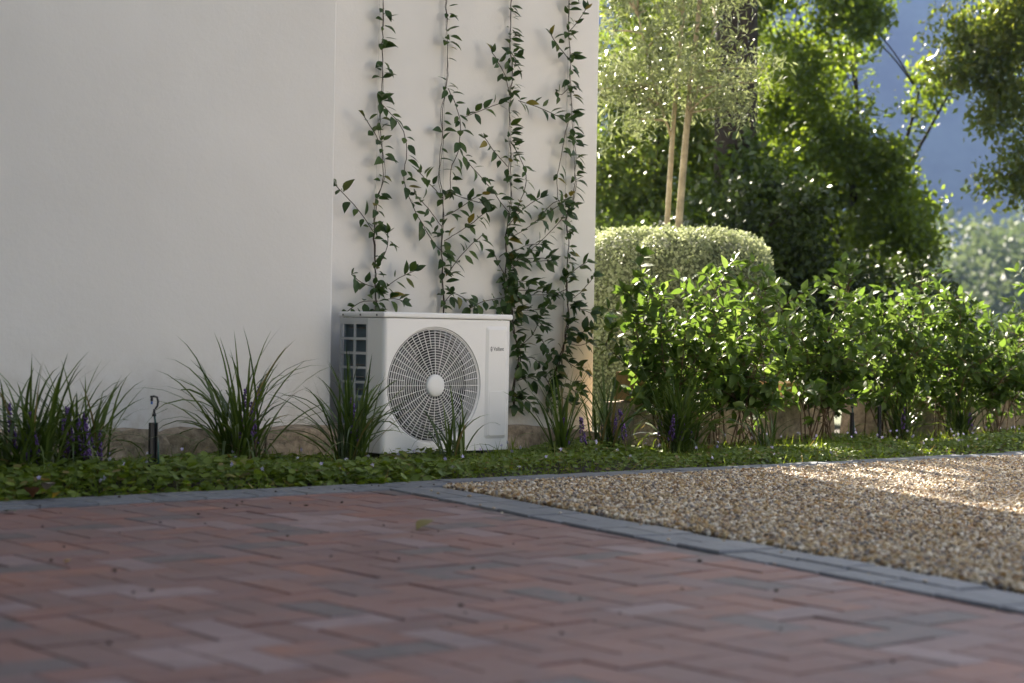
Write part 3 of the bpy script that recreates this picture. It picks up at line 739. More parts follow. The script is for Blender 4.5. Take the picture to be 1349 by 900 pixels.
# ---- climbing jasmine on the vine wall
VINES = {
 1: [[(-0.431,2.474),(-0.429,2.364),(-0.427,2.253),(-0.435,2.123),(-0.428,1.995),(-0.429,1.828),(-0.438,1.698),(-0.412,1.552),(-0.41,1.442),(-0.441,1.329),(-0.438,1.181),(-0.44,1.07),(-0.433,0.923),(-0.418,0.757),(-0.426,0.609),(-0.407,0.238)],[(-0.44,1.826),(-0.347,1.76),(-0.277,1.692),(-0.252,1.582),(-0.284,1.487),(-0.298,1.392),(-0.234,1.284),(-0.163,1.213),(-0.078,1.104),(-0.017,1.05)],[(-0.471,1.152),(-0.551,1.248),(-0.629,1.317),(-0.718,1.375)],[(-0.444,1.623),(-0.47,1.667),(-0.55,1.743)],[(-0.442,0.867),(-0.532,0.883),(-0.621,0.926)],[(-0.419,0.831),(-0.329,0.907),(-0.227,0.957)],[(-0.44,0.959),(-0.39,1.072),(-0.403,1.146)],[(-0.429,0.793),(-0.552,0.791),(-0.639,0.734)],[(-0.429,0.793),(-0.339,0.814),(-0.281,0.797)]],
 2: [[(0.005,2.533),(0.007,2.42),(0.016,2.25),(0.019,2.098),(0.015,1.946),(0.002,1.773),(-0.019,1.658),(-0.023,1.506),(0.011,1.375),(0.015,1.204),(0.0,1.089),(0.009,0.918),(0.013,0.747),(0.036,0.233)],[(0.004,1.943),(0.073,1.836),(0.104,1.743),(0.097,1.628),(0.032,1.528),(-0.001,1.392)],[(0.108,1.59),(0.227,1.484),(0.354,1.376),(0.444,1.283)],[(0.002,1.26),(0.097,1.303),(0.181,1.365),(0.254,1.399)],[(0.005,1.127),(0.16,1.211),(0.256,1.293)],[(-0.0,1.354),(-0.108,1.414),(-0.203,1.473)],[(-0.009,1.202),(-0.129,1.29),(-0.236,1.368)],[(0.009,0.937),(0.114,1.074),(0.234,1.166)],[(0.123,1.802),(0.244,1.851),(0.367,1.901)],[(0.0,0.785),(0.071,0.863),(0.157,0.807)],[(-0.001,1.392),(0.132,1.362),(0.28,1.333)]],
 3: [[(0.457,2.595),(0.46,2.478),(0.453,2.301),(0.463,2.107),(0.46,1.911),(0.446,1.753),(0.461,1.618),(0.465,1.461),(0.456,1.304),(0.434,1.147),(0.45,0.991),(0.441,0.853),(0.459,0.921),(0.508,0.806),(0.512,0.661),(0.553,0.517),(0.517,0.4),(0.522,0.197)],[(0.442,1.928),(0.376,2.057),(0.286,2.164)],[(0.493,1.923),(0.648,1.898),(0.779,1.86)],[(0.447,1.694),(0.526,1.602),(0.567,1.487),(0.505,1.385),(0.456,1.304)],[(0.45,1.557),(0.323,1.645),(0.235,1.696)],[(0.46,1.147),(0.585,1.232),(0.713,1.318),(0.817,1.383)],[(0.45,0.991),(0.589,1.094),(0.742,1.22),(0.845,1.325)],[(0.466,0.874),(0.619,0.878),(0.75,0.862)],[(0.439,0.931),(0.388,0.988),(0.336,1.064)],[(0.429,0.834),(0.267,0.81),(0.17,0.769)],[(0.476,2.107),(0.5,2.149),(0.411,2.178)],[(0.445,1.225),(0.532,1.327),(0.633,1.392)],[(0.438,0.99),(0.564,1.034),(0.719,1.05)],[(0.441,1.068),(0.562,1.132),(0.665,1.137)],[(0.453,1.036),(0.585,1.056),(0.738,1.062)],[(0.495,0.835),(0.608,0.853),(0.743,0.856)],[(0.497,0.748),(0.611,0.736),(0.689,0.679)],[(0.498,0.69),(0.404,0.746),(0.329,0.774)],[(0.521,0.546),(0.614,0.619),(0.649,0.737)],[(0.512,0.488),(0.597,0.517),(0.655,0.473)],[(0.509,0.372),(0.6,0.4),(0.658,0.371)],[(0.508,0.285),(0.583,0.284),(0.623,0.225)],[(0.428,0.853),(0.515,0.934),(0.644,0.918)],[(0.43,0.795),(0.57,0.758),(0.699,0.781)]],
 4: [[(0.88,2.653),(0.883,2.533),(0.881,2.372),(0.89,2.212),(0.889,2.051),(0.885,1.89),(0.902,1.731),(0.9,1.57),(0.896,1.409),(0.845,1.305),(0.875,1.166),(0.877,1.112),(0.871,0.919),(0.895,0.741),(0.879,0.592),(0.823,0.474),(0.797,0.34),(0.771,0.193)],[(0.872,1.868),(0.823,1.684),(0.787,1.521),(0.79,1.402),(0.845,1.325)],[(0.864,2.188),(0.77,2.257),(0.716,2.311)],[(0.867,0.945),(0.932,1.007),(1.012,1.051)],[(0.874,2.349),(0.931,2.416),(0.951,2.479)],[(0.9,0.816),(0.998,0.893),(1.036,0.968)],[(0.92,0.801),(1.041,0.759),(1.143,0.723)],[(0.874,0.682),(0.964,0.638),(1.043,0.669)],[(0.859,0.889),(0.801,0.872),(0.772,0.857)],[(0.838,0.518),(0.928,0.459),(1.009,0.429)],[(0.81,0.474),(0.73,0.562),(0.671,0.605)],[(0.793,0.371),(0.892,0.34),(0.952,0.303)],[(0.784,0.341),(0.715,0.371),(0.675,0.43)],[(0.866,0.593),(0.946,0.564),(1.025,0.594)],[(0.775,0.282),(0.854,0.281),(0.914,0.236)],[(0.883,1.407),(0.764,1.38),(0.687,1.316)],[(0.881,2.049),(0.803,1.972),(0.75,1.996)]],
}

VL_LABEL = {1: 'climbing jasmine nearest the wall corner, thin with a side shoot looping right',
            2: 'climbing jasmine rising behind the middle of the heat pump, second from the corner',
            3: 'bushiest climbing jasmine, rising past the right edge of the heat pump',
            4: 'climbing jasmine nearest the free right end of the wall'}
for vk, brs in VINES.items():
    main = brs[0]
    base = W(main[-1][0], -0.56, 0.0)
    root = tag(empty('climbing_jasmine', base), VL_LABEL[vk], 'climbing plant', 'climbing jasmine on the recessed wall')
    st = MB(); leaves = []
    for bi, br in enumerate(brs):
        out0 = 0.035 if bi == 0 else 0.05
        pts = [W(s, NR + out0 + (0.0 if bi == 0 else 0.015 * math.sin(i * 1.3 + bi) + 0.035 * (i / max(1, len(br) - 1))), z) for i, (s, z) in enumerate(br)]
        q = resample(pts, 0.03)
        wob = np.cumsum(rng.normal(0, 0.0035, (len(q), 1)), 0); wob -= np.linspace(0, 1, len(q))[:, None] * wob[-1]
        q = q + wob * e1
        zbase = q[:, 2]
        r0 = np.where(bi == 0, 0.0020 + 0.0034 * np.clip((1.6 - zbase) / 1.6, 0, 1), 0.0022)
        r0 = np.maximum(r0, 0.0018)
        st.tube(q, list(r0), 6)
        if bi == 0:   # a second twining strand
            tw = np.array([p + e1 * 0.008*math.sin(i*0.4 + vk) + e2 * 0.008*math.cos(i*0.55 + vk) for i, p in enumerate(q)])
            st.tube(tw, list(r0 * 0.75), 5)
        if bi == 0: continue_p = 0.62
        step = 0.038 if bi == 0 else 0.046
        dens = {1: 0.9, 2: 0.75, 3: 1.0, 4: 1.0}[vk]
        L = np.linspace(0, len(q) - 1, max(2, int(len(q) * 0.03 / step)))
        for t_ in L:
            i = int(min(len(q) - 2, t_)); p = q[i]; tg = unitv(q[i+1] - q[i])
            if p[2] < 0.1: continue
            low = np.clip((1.25 - p[2]) / 0.9, 0, 1)
            if bi == 0 and rng.random() > dens * (0.95 + 0.3 * low): continue
            npair = 2 if rng.random() < 0.72 else 1
            if low > 0.3 and rng.random() < 0.5: npair += 1
            if low > 0.45 and vk >= 3 and npair < 3: npair += 1
            if bi == 0 and vk >= 3: npair += 1
            for sgn in [(-1, 1, -1, 1)[x] for x in range(npair)]:
                lat = np.cross(tg, e2); lat = unitv(lat) * sgn
                droop = rng.normal(-0.12, 0.42)
                d = lat * rng.uniform(0.3, 1.0) + e2 * rng.uniform(0.2, 1.1) + ez * droop + tg * (0.35 if bi else 0.0) * (1 if bi else 0)
                nr = ez * rng.uniform(0.4, 1.0) + e2 * rng.uniform(0.0, 0.9) + e1 * rng.normal(0, 0.35)
                sz = rng.uniform(0.040, 0.080) * (1.0 if bi == 0 else 1.0)
                off = unitv(d) * rng.uniform(0.002, 0.02)
                leaves.append((p + off, d, nr, sz))
        if bi:  # leaf tuft at the shoot tip
            tg = unitv(q[-1] - q[-3])
            for _ in range(3):
                d = tg + rng.normal(0, 0.5, 3) + e2 * 0.3
                leaves.append((q[-1], d, ez * 0.6 + e2 * 0.7 + rng.normal(0, 0.2, 3), rng.uniform(0.045, 0.07)))
    o = st.build('stem', M_vinestem, root, smooth=True); o.location = -Vector(base)
    wr = MB(); ws = main[1][0]; wr.tube([W(main[1][0], NR + 0.025, 3.1), W(main[min(12, len(main) - 2)][0] * 0.3 + ws * 0.7, NR + 0.025, 0.12)], 0.0013, 5)
    o = wr.build('support_wire', M_wire, root); o.location = -Vector(base)
    # keep the leaves out of the plaster
    fixed = []
    for (p, d, nr, sz) in leaves:
        tipn = (p + unitv(d) * sz - ORG) @ e2
        if tipn < NR + 0.012: d = d + e2 * (NR + 0.03 - tipn) / sz * 1.2
        fixed.append((p, d, nr, sz))
    print('vine', vk, len(fixed))
    put_leaves(root, fixed, VL, leaf_mat('jasmine_leaf_inner%d' % vk, [(0.026,0.055,0.014),(0.04,0.08,0.018),(0.062,0.105,0.022)], 0.42, 0.25), 300)

# ---- lilyturf clumps
def lilyturf(s, n, hgt, nb, spread_, label, spikes=0, seed=0, lean=0.0, width=0.0105):
    r = np.random.default_rng(seed + 900)
    base = W(s, n, 0.02)
    root = tag(empty('lilyturf', base), label, 'grassy plant', 'lilyturf clumps in the bed')
    V, Fa = [], []; c = 0; K = 8
    for b in range(nb):
        az = r.uniform(0, 2*math.pi); L = hgt * r.uniform(0.65, 1.25); tilt = abs(r.normal(0.0, 0.34)) * spread_ + 0.05
        bend = r.uniform(0.5, 2.1) * (0.35 + tilt) * spread_
        p = np.array([r.normal(0, 0.028) * spread_, r.normal(0, 0.028) * spread_, 0.0]); w = width * r.uniform(0.75, 1.3)
        hd = np.array([math.cos(az), math.sin(az), 0]) + e1 * lean; sd = np.array([-math.sin(az), math.cos(az), 0]); th = tilt
        tw = r.normal(0, 0.5)
        for i in range(K + 1):
            t = i / K
            wd = w * (0.55 + 0.6 * min(1, t * 3)) * (1 - t ** 3.2) * 0.5
            nrm = np.array([-math.cos(th) * math.cos(az), -math.cos(th) * math.sin(az), math.sin(th)])
            sdt = sd * math.cos(tw * t) + nrm * math.sin(tw * t)
            V += [p - sdt * wd, p + sdt * wd]
            th = tilt + bend * t ** 1.7
            p = p + (hd * math.sin(th) + ez * math.cos(th)) * (L / K)
            if p[2] < 0.015: p[2] = 0.015
        for i in range(K):
            a = c + 2*i; Fa.append((a, a+1, a+3, a+2))
        c += 2 * (K + 1)
    link('blades', mesh_np('blades', np.array(V), np.array(Fa), True), M_blade, root)
    for k in range(spikes):
        az = r.uniform(0, 2*math.pi); hh = hgt * r.uniform(0.42, 0.66); tl = r.uniform(0.05, 0.22)
        x0 = np.array([r.normal(0, 0.05), r.normal(0, 0.05), 0]) + e2 * 0.05; dr = np.array([math.cos(az) * tl, math.sin(az) * tl, 1.0])
        sp = MB(); sp.tube([x0, x0 + dr * hh * 0.5, x0 + dr * hh], [0.0022, 0.002, 0.0012], 5)
        so = sp.build('flower_spike', M_twig, root)
        fl = MB()
        for j in range(64):
            t = r.uniform(0.36, 1.0); rad = 0.014 * (1.15 - t) + 0.004; a = r.uniform(0, 6.28)
            cpt = x0 + dr * hh * t + np.array([math.cos(a), math.sin(a), 0]) * rad; q = r.uniform(0.0035, 0.0068)
            oct_ = [(q,0,0),(0,q,0),(-q,0,0),(0,-q,0),(0,0,q*1.3),(0,0,-q*1.3)]
            fl.add([cpt + np.array(o_) for o_ in oct_], [(0,1,4),(1,2,4),(2,3,4),(3,0,4),(1,0,5),(2,1,5),(3,2,5),(0,3,5)])
        fl.build('blossoms', M_purple, so, smooth=True)
    return root
lilyturf(-2.565, 0.35, 0.46, 130, 1.6, 'dark lilyturf clump with purple spikes, next left of the hooked sprinkler', 6, seed=0)
lilyturf(-2.796, 0.38, 0.47, 140, 1.7, 'wide lilyturf clump cut by the left edge of the photo', 4, seed=1)
lilyturf(-1.68, 0.15, 0.57, 140, 1.5, 'tall lilyturf clump in front of the near wall, throwing shadows on it', 3, seed=2)
lilyturf(-1.207, 0.32, 0.47, 100, 1.15, 'upright lilyturf clump covering the left end of the heat pump', 1, seed=3)
lilyturf(-0.535, 0.22, 0.33, 30, 1.1, 'small sparse lilyturf in front of the fan guard', 0, seed=4)
lilyturf(0.044, 0.35, 0.42, 46, 0.9, 'pale narrow lilyturf just right of the heat pump', 2, seed=5)
lilyturf(0.416, 0.28, 0.42, 60, 1.15, 'lilyturf clump in front of the free end of the wall', 3, seed=6)
lilyturf(0.905, 0.3, 0.42, 170, 1.35, 'dense dark lilyturf fountain with mauve spikes, below the first shrub', 5, seed=7)
lilyturf(1.432, 0.45, 0.24, 24, 1.2, 'small backlit lilyturf tuft at the sunlit edge of the bed', 0, seed=8)
lilyturf(3.007, 0.1, 0.36, 70, 1.1, 'lilyturf clump just right of the two irrigation stakes', 1, seed=9)
lilyturf(3.589, 0.1, 0.36, 80, 1.2, 'dark lilyturf clump under the last shrub on the right', 1, seed=10)


# ---- leafy shrubs
def shrub(s, n, hgt, rad, nst, label, seed, lean=(0, 0), zlo=0.28, limit=300):
    r = np.random.default_rng(seed + 500)
    base = W(s, n, 0.02)
    root = tag(empty('leafy_shrub', base), label, 'shrub', 'leafy green shrubs in front of the low wall')
    st = MB(); leaves = []
    for k in range(nst):
        az = 2*math.pi * (k + r.uniform(-0.5, 0.5)) / nst; rr_ = rad * math.sqrt(r.uniform(0.02, 1.15)); top = hgt * r.uniform(0.6, 1.0) * (1.0 - 0.22 * (rr_ / rad) ** 2)
        if k % 8 == 3: top = hgt * r.uniform(0.25, 0.42); rr_ = rad * r.uniform(0.6, 0.95)
        if k % 7 == 2: top = hgt * r.uniform(0.98, 1.06)
        p0 = base + np.array([r.normal(0, 0.06), r.normal(0, 0.06), 0]); p3 = base + np.array([math.cos(az)*rr_, math.sin(az)*rr_, top]) + e1*lean[0] + e2*lean[1]
        p1 = p0 + (p3 - p0) * 0.33 + np.array([0, 0, hgt * 0.10]); p2 = p0 + (p3 - p0) * 0.7 + np.array([r.normal(0, .03), r.normal(0, .03), 0.02])
        q = resample([p0, p1, p2, p3], 0.04); st.tube(q, list(np.linspace(0.0048, 0.002, len(q))), 5)
        shoots = []
        for i in range(2, len(q)):
            t = i / (len(q) - 1)
            if q[i][2] - base[2] < zlo * (0.25 if k % 8 == 3 else 0.6) or r.random() > 0.60: continue
            a = r.uniform(0, 6.28); out = np.array([math.cos(a), math.sin(a), r.uniform(0.1, 0.9)])
            tip = q[i] + unitv(out) * r.uniform(0.08, 0.2)
            shoots.append(np.array([q[i], (q[i] + tip) / 2 + ez * 0.012, tip]))
        shoots.append(q[int(len(q) * 0.6):])
        for sh in shoots:
            sq = resample(sh, 0.028)
            if len(sq) < 3: continue
            st.tube(sq, list(np.linspace(0.003, 0.0014, len(sq))), 4)
            ph = r.uniform(0, 6.28)
            for i in range(1, len(sq)):
                tg = unitv(sq[i] - sq[i-1]); u = unitv(np.cross(tg, np.array([0.3, 0.2, 0.9]))); w = np.cross(tg, u); ph += 1.57
                for sg in (0, math.pi):
                    if r.random() < 0.24: continue
                    d = (math.cos(ph + sg)*u + math.sin(ph + sg)*w) + tg * r.uniform(0.2, 0.9) + ez * r.normal(-0.05, 0.3)
                    leaves.append((sq[i], d, ez + r.normal(0, 0.5, 3), r.uniform(0.045, 0.088)))
            tg = unitv(sq[-1] - sq[-2])
            for _ in range(3): leaves.append((sq[-1], tg + r.normal(0, 0.55, 3), ez + r.normal(0, 0.6, 3), r.uniform(0.05, 0.092)))
    o = st.build('stems', M_twig, root, smooth=True); o.location = -Vector(base)
    print('shrub', label[:30], len(leaves))
    put_leaves(root, leaves, SL, M_sleaf_i, limit)
    return root
shrub(1.107, 0.02, 0.94, 0.4, 17, 'shrub nearest the house end, above the dense dark lilyturf', 0)
shrub(1.71, 0.05, 0.88, 0.3, 12, 'slim open shrub with a bare leaning stem, second from the house', 1)
shrub(2.387, 0.0, 1.0, 0.4, 16, 'tallest shrub, in the middle of the row along the low wall', 2)
shrub(3.144, -0.05, 0.97, 0.4, 16, 'shrub above the dark gap in the low wall', 3)
shrub(4.111, 0.0, 0.92, 0.4, 16, 'shrub at the right edge of the photo in front of the low wall', 4)
shrub(4.87, -0.05, 0.95, 0.36, 10, 'shrub cut off by the right edge of the photo', 5)
shrub(1.587, -0.1, 0.72, 0.24, 7, 'low shrub filling in between the first and the slim second shrub', 6)
shrub(3.671, -0.05, 0.84, 0.3, 10, 'low shrub just left of the one at the right edge', 7)


# ---- ground cover of creeping violets
def in_soil(s, n): return soil_h(s, n)
cnt = 62000
S = rng.uniform(-4.4, 5.6, cnt); Nn = -0.3 + (KN0 + 0.05 + 0.3) * rng.random(cnt) ** 0.8
edge = KN0 - 0.015 + 0.035*np.sin(S*3.1) + 0.03*np.sin(S*7.7 + 1) + 0.02*np.sin(S*23) + rng.normal(0, 0.02, cnt)
keep = (Nn < edge) & ~((S > -0.86) & (S < 0.04) & (Nn < 0.03) & (Nn > -0.42))
dens = 0.62 + 0.38*np.sin(S*1.7 + 2)*np.cos(Nn*4 + S)
bare = ((S > 2.45) & (S < 2.75)) | ((S > 1.25) & (S < 1.6) & (Nn < 0.45))
keep &= (rng.random(cnt) < dens + 0.18) & ~(bare & (rng.random(cnt) < 0.75))
S, Nn = S[keep], Nn[keep]; cnt = len(S)
hump = (0.014 + 0.022*np.clip(Nn/0.6, 0, 1)) * np.where(S > 0.7, 0.7, 1) + 0.016*np.sin(S*3.3)*np.sin(Nn*6 + S*2) + 0.016*np.clip(-S/2, 0, 1)
hump = hump + 0.035*np.clip(np.sin(S*4.1 + 0.6)*np.sin(S*1.9 + Nn*3), 0, 1)*np.clip(1.2 - Nn, 0, 1)
z = soil_h(S, Nn) + np.clip((edge[keep] - Nn) / 0.12, 0.12, 1) * hump * rng.uniform(0.25, 1.35, cnt) + 0.012
pos = ORG + S[:, None]*e1 + Nn[:, None]*e2 + z[:, None]*ez
az = rng.uniform(0, 6.28, cnt)
d = np.stack([np.cos(az), np.sin(az), rng.normal(0.05, 0.25, cnt)], 1)
nr = np.stack([rng.normal(0, 0.38, cnt), rng.normal(-0.25, 0.38, cnt), np.ones(cnt)], 1)
size = rng.uniform(0.015, 0.032, cnt) * np.where(S < -1.0, 1.25, 0.85)
v, f = spread(pos, d, nr, size, ROUND)
gc = link('ground_cover', mesh_np('ground_cover', v, f), M_cover)
tag(gc, 'low carpet of round-leaved creeping violets along the bed', 'ground cover', kind='stuff')
# fine grassy wisps among the violets
cn = 5200
S2 = rng.uniform(-4.5, 5.5, cn); N2 = rng.uniform(-0.2, KN0, cn)
k2 = ~((S2 > -0.86) & (S2 < 0.04) & (N2 < 0.05)); S2, N2 = S2[k2], N2[k2]; cn = len(S2)
pos = ORG + S2[:, None]*e1 + N2[:, None]*e2 + (soil_h(S2, N2) + 0.005)[:, None]*ez
d = np.stack([rng.normal(0, 0.5, cn), rng.normal(0, 0.5, cn), np.ones(cn)], 1)
T = (np.array([(-0.022, 0, 0), (0.022, 0, 0), (0.016, 0.55, 0.05), (-0.016, 0.55, 0.05), (0, 1, 0.2)]), np.array([(0, 1, 2), (0, 2, 3), (3, 2, 4)]))
v, f = spread(pos, d, rng.normal(0, 1, (cn, 3)), rng.uniform(0.04, 0.13, cn), T)
gw = link('grass_wisps', mesh_np('grass_wisps', v, f), M_cover)
tag(gw, 'fine grassy stalks growing up through the violets', 'grass', kind='stuff')
# small pale flowers on stalks
cn = 130
S3 = rng.uniform(-3.4, 4.0, cn); N3 = rng.uniform(0.1, 0.95, cn)
fm, fst = [], MB()
P3, D3, R3 = [], [], []
for s_, n_ in zip(S3, N3):
    b = W(s_, n_, float(soil_h(s_, n_))); t = b + np.array([rng.normal(0, .012), rng.normal(0, .012), rng.uniform(0.06, 0.115)])
    fst.tube([b, (b + t)/2 + np.array([0.004, 0, 0]), t], 0.0009, 4, False)
    face = unitv(np.array([rng.normal(0, .5), -1.0, rng.normal(0.1, .4)])); u = unitv(np.cross(face, ez)); w = np.cross(u, face)
    for a in (0.2, 1.5, 2.7, 3.9, 5.1):
        P3.append(t); D3.append(math.cos(a)*u + math.sin(a)*w); R3.append(face)
v, f = spread(P3, D3, R3, rng.uniform(0.007, 0.012, len(P3)), KITE)
vf = empty('violet_flowers', W(0, 0.5, 0)); tag(vf, 'tiny white and violet flowers scattered over the ground cover', 'flowers', kind='stuff')
o = link('petals', mesh_np('petals', v * 1.0, f), M_petal, vf); o.location = -vf.location
o = fst.build('stalks', M_cover, vf); o.location = -vf.location

# ---- irrigation risers and stakes
def riser(s, n, hgt, label, head=True, tilt=(0, 0), w=0.017):
    b = W(s, n, 0.0); root = tag(empty('irrigation_riser' if head else 'irrigation_stake', b), label, 'sprinkler', 'black irrigation risers in the bed')
    root.rotation_euler = (tilt[0], tilt[1], ANG)
    m = MB()   # channel-section stake
    m.box(-w, w, -0.003, 0.003, -0.05, hgt); m.box(-w, -w + 0.005, -0.014, -0.0032, -0.05, hgt); m.box(w - 0.005, w, -0.014, -0.0032, -0.05, hgt)
    m.build('stake', M_black, root, bevel=0.001)
    if head:
        t = MB(); t.tube([(0.03, 0.0, 0.0), (0.026, 0.0, hgt * 0.6), (0.010, 0.0, hgt + 0.012), (0.007, 0.0, hgt + 0.03)], 0.0042, 8); t.build('feed_tube', M_green_plastic, root, smooth=True)
        h_ = MB(); z0 = hgt + 0.025
        h_.tube([(0.006, 0, z0), (0.006, 0, z0 + 0.012)], 0.0085, 10); h_.tube([(0.006, 0, z0 + 0.012), (0.006, 0, z0 + 0.03)], 0.005, 10)
        h_.tube([(0.010, 0, z0 + 0.03), (0.020, 0, z0 + 0.042), (0.023, 0, z0 + 0.06), (0.018, 0, z0 + 0.078), (0.004, 0, z0 + 0.082), (-0.012, 0, z0 + 0.080)], 0.0045, 8)
        h_.tube([(-0.006, 0, z0 + 0.078), (-0.006, 0, z0 + 0.062)], 0.0055, 8)
        ho = h_.build('sprinkler_head', M_black, root, smooth=True)
        nz_ = MB(); nz_.tube([(-0.006, 0, z0 + 0.061), (-0.006, 0, z0 + 0.050)], 0.0045, 8); nz_.build('nozzle', M_blue_plastic, ho)
    return root
riser(-2.323, .52, .25, 'black irrigation riser with a hooked sprinkler head in front of the near wall')
riser(2.527, .12, .20, 'left of the two thin black irrigation stakes between the right-hand shrubs', True, w=.009)
riser(2.706, .18, .24, 'right and plain one of the two black irrigation stakes between the right-hand shrubs', False, w=.009)


# ---- fallen leaves
def fallen(loc, size, mat, label, rz, seed, curl=0.3):
    v, f = leaf_template(6, 0.7, 0.12, curl); r = np.random.default_rng(seed)
    v = v - np.array([0, 0.5, 0]); v[:, 2] += r.normal(0, 0.02, len(v)) + 0.35 * curl; v *= size; v[:, 2] -= v[:, 2].min()
    o = link('fallen_leaf', mesh_np('fallen_leaf', v, f, True), mat); o.location = loc; o.rotation_euler = (0, 0, rz)
    return tag(o, label, 'fallen leaf', 'fallen leaves')
M_olivedead = plain('olive_brown_leaf', (0.15, 0.12, 0.022), 0.6); M_yel = plain('yellow_leaf', (0.62, 0.40, 0.03), 0.6)
M_brownleaf = plain('russet_leaf', (0.25, 0.10, 0.035), 0.65); M_greyleaf = plain('grey_dry_leaf', (0.36, 0.31, 0.26), 0.7)
fallen(W(-2.385, 2.46, 0.002), 0.085, M_olivedead, 'curled olive-brown leaf lying on the red paving', 2.6, 1, 0.3)
fallen(W(-3.72, 2.64, 0.002), 0.028, M_yel, 'tiny yellow leaf lying on the red paving at far left', 0.5, 2)
fallen(W(-3.0, 1.06, 0.012), 0.045, M_yel, 'yellow leaf on the kerb at the edge of the violets', 0.9, 3, 0.6)
fallen(W(-3.08, 1.03, 0.014), 0.085, M_brownleaf, 'russet dry leaf on the kerb at the edge of the violets', 0.2, 4, 0.5)
fallen(W(-3.0, 0.99, 0.035), 0.08, M_greyleaf, 'grey dry leaf on the kerb next to the russet one', 0.4, 5, 0.4)
fallen(W(-3.3, 1.34, 0.004), 0.06, plain('green_leaf', (0.06, 0.09, 0.02), 0.6), 'dark green leaf flat on the paving by the left kerb', 0.7, 6, 0.1)
fallen(W(-1.62, 0.86, 0.045), 0.05, M_greyleaf, 'pale leaf caught in the violets in front of the kerb', 0.3, 7, 0.3)
# leaf litter under the shrubs
cn = 520
S4 = np.concatenate([rng.uniform(1.2, 3.6, 300), rng.uniform(3.2, 5.5, 220)]); N4 = rng.uniform(-0.2, 0.8, cn)
pos = ORG + S4[:, None]*e1 + N4[:, None]*e2 + (soil_h(S4, N4) + 0.012)[:, None]*ez
az = rng.uniform(0, 6.28, cn)
v, f = spread(pos, np.stack([np.cos(az), np.sin(az), rng.normal(0, .3, cn)], 1), np.stack([rng.normal(0, .4, cn), rng.normal(0, .4, cn), np.ones(cn)], 1), rng.uniform(0.03, 0.065, cn), LEAF6)
ltt = link('leaf_litter', mesh_np('leaf_litter', v, f), M_dead); tag(ltt, 'brown leaf litter on the soil under the shrubs', 'leaf litter', kind='stuff')
# ================================================================== BACKGROUND
# ---- clipped silver hedge
def at(x, y, z): return np.array([x, y, z], float)
hc = at(1.13, 13.0, 0.0); HR, HT = 0.72, 1.35
hedge = tag(empty('clipped_hedge', hc), 'clipped drum of small silver-green leaves around the young tree', 'hedge')
def hedge_profile(t):   # t 0..1 from bottom edge to the middle of the top
    pts = np.array([(HR*0.93, 0.0), (HR, 0.45), (HR*1.0, 0.92), (HR*0.985, 1.10), (HR*0.93, 1.22), (HR*0.83, 1.295), (HR*0.68, 1.335), (HR*0.4, 1.355), (0, 1.36)])
    L = np.concatenate([[0], np.cumsum(np.linalg.norm(np.diff(pts, axis=0), axis=1))]); L /= L[-1]
    return np.interp(t, L, pts[:, 0]), np.interp(t, L, pts[:, 1])
tt = np.linspace(0, 1, 16); rad, hh = hedge_profile(tt); hb_ = MB(); K = 40
v = [(0.95*r*math.cos(2*math.pi*j/K), 0.95*r*math.sin(2*math.pi*j/K), h*0.975) for r, h in zip(rad, hh) for j in range(K)]
hb_.add(v, [(i*K + j, i*K + (j+1) % K, (i+1)*K + (j+1) % K, (i+1)*K + j) for i in range(15) for j in range(K)])
hb_.build('twiggy_core', plain('hedge_core', (0.075, 0.09, 0.045), 0.95), hedge)
cn = 52000
t = rng.random(cn); a = rng.uniform(0, 2*math.pi, cn)
r_, h_ = hedge_profile(t); r2, h2 = hedge_profile(np.clip(t + 0.02, 0, 1)); tr, th_ = r2 - r_, h2 - h_
nr2 = unitv(np.stack([th_, -tr], 1) + 1e-6)
keep = rng.random(cn) < (0.12 + r_ / HR)
lump = 1 + 0.03*np.sin(a*7 + h_*5) + 0.025*np.sin(a*13 - h_*9) + rng.normal(0, 0.014, cn)
pos = np.stack([r_*lump*np.cos(a), r_*lump*np.sin(a), h_*(1 + (lump - 1)*0.6)], 1)
outw = np.stack([nr2[:, 0]*np.cos(a), nr2[:, 0]*np.sin(a), nr2[:, 1]], 1)
d = unitv(rng.normal(0, 1, (cn, 3))*0.8 + outw*0.5 + np.array([0, 0, -0.25])); nrm = outw + rng.normal(0, 0.45, (cn, 3))
v, f = spread(pos[keep], d[keep], nrm[keep], rng.uniform(0.016, 0.03, cn)[keep], (KITE[0]*np.array([1.5, 1, 1]), KITE[1]))
tag(link('leaves', mesh_np('leaves', v, f), M_silver, hedge), kind='stuff')

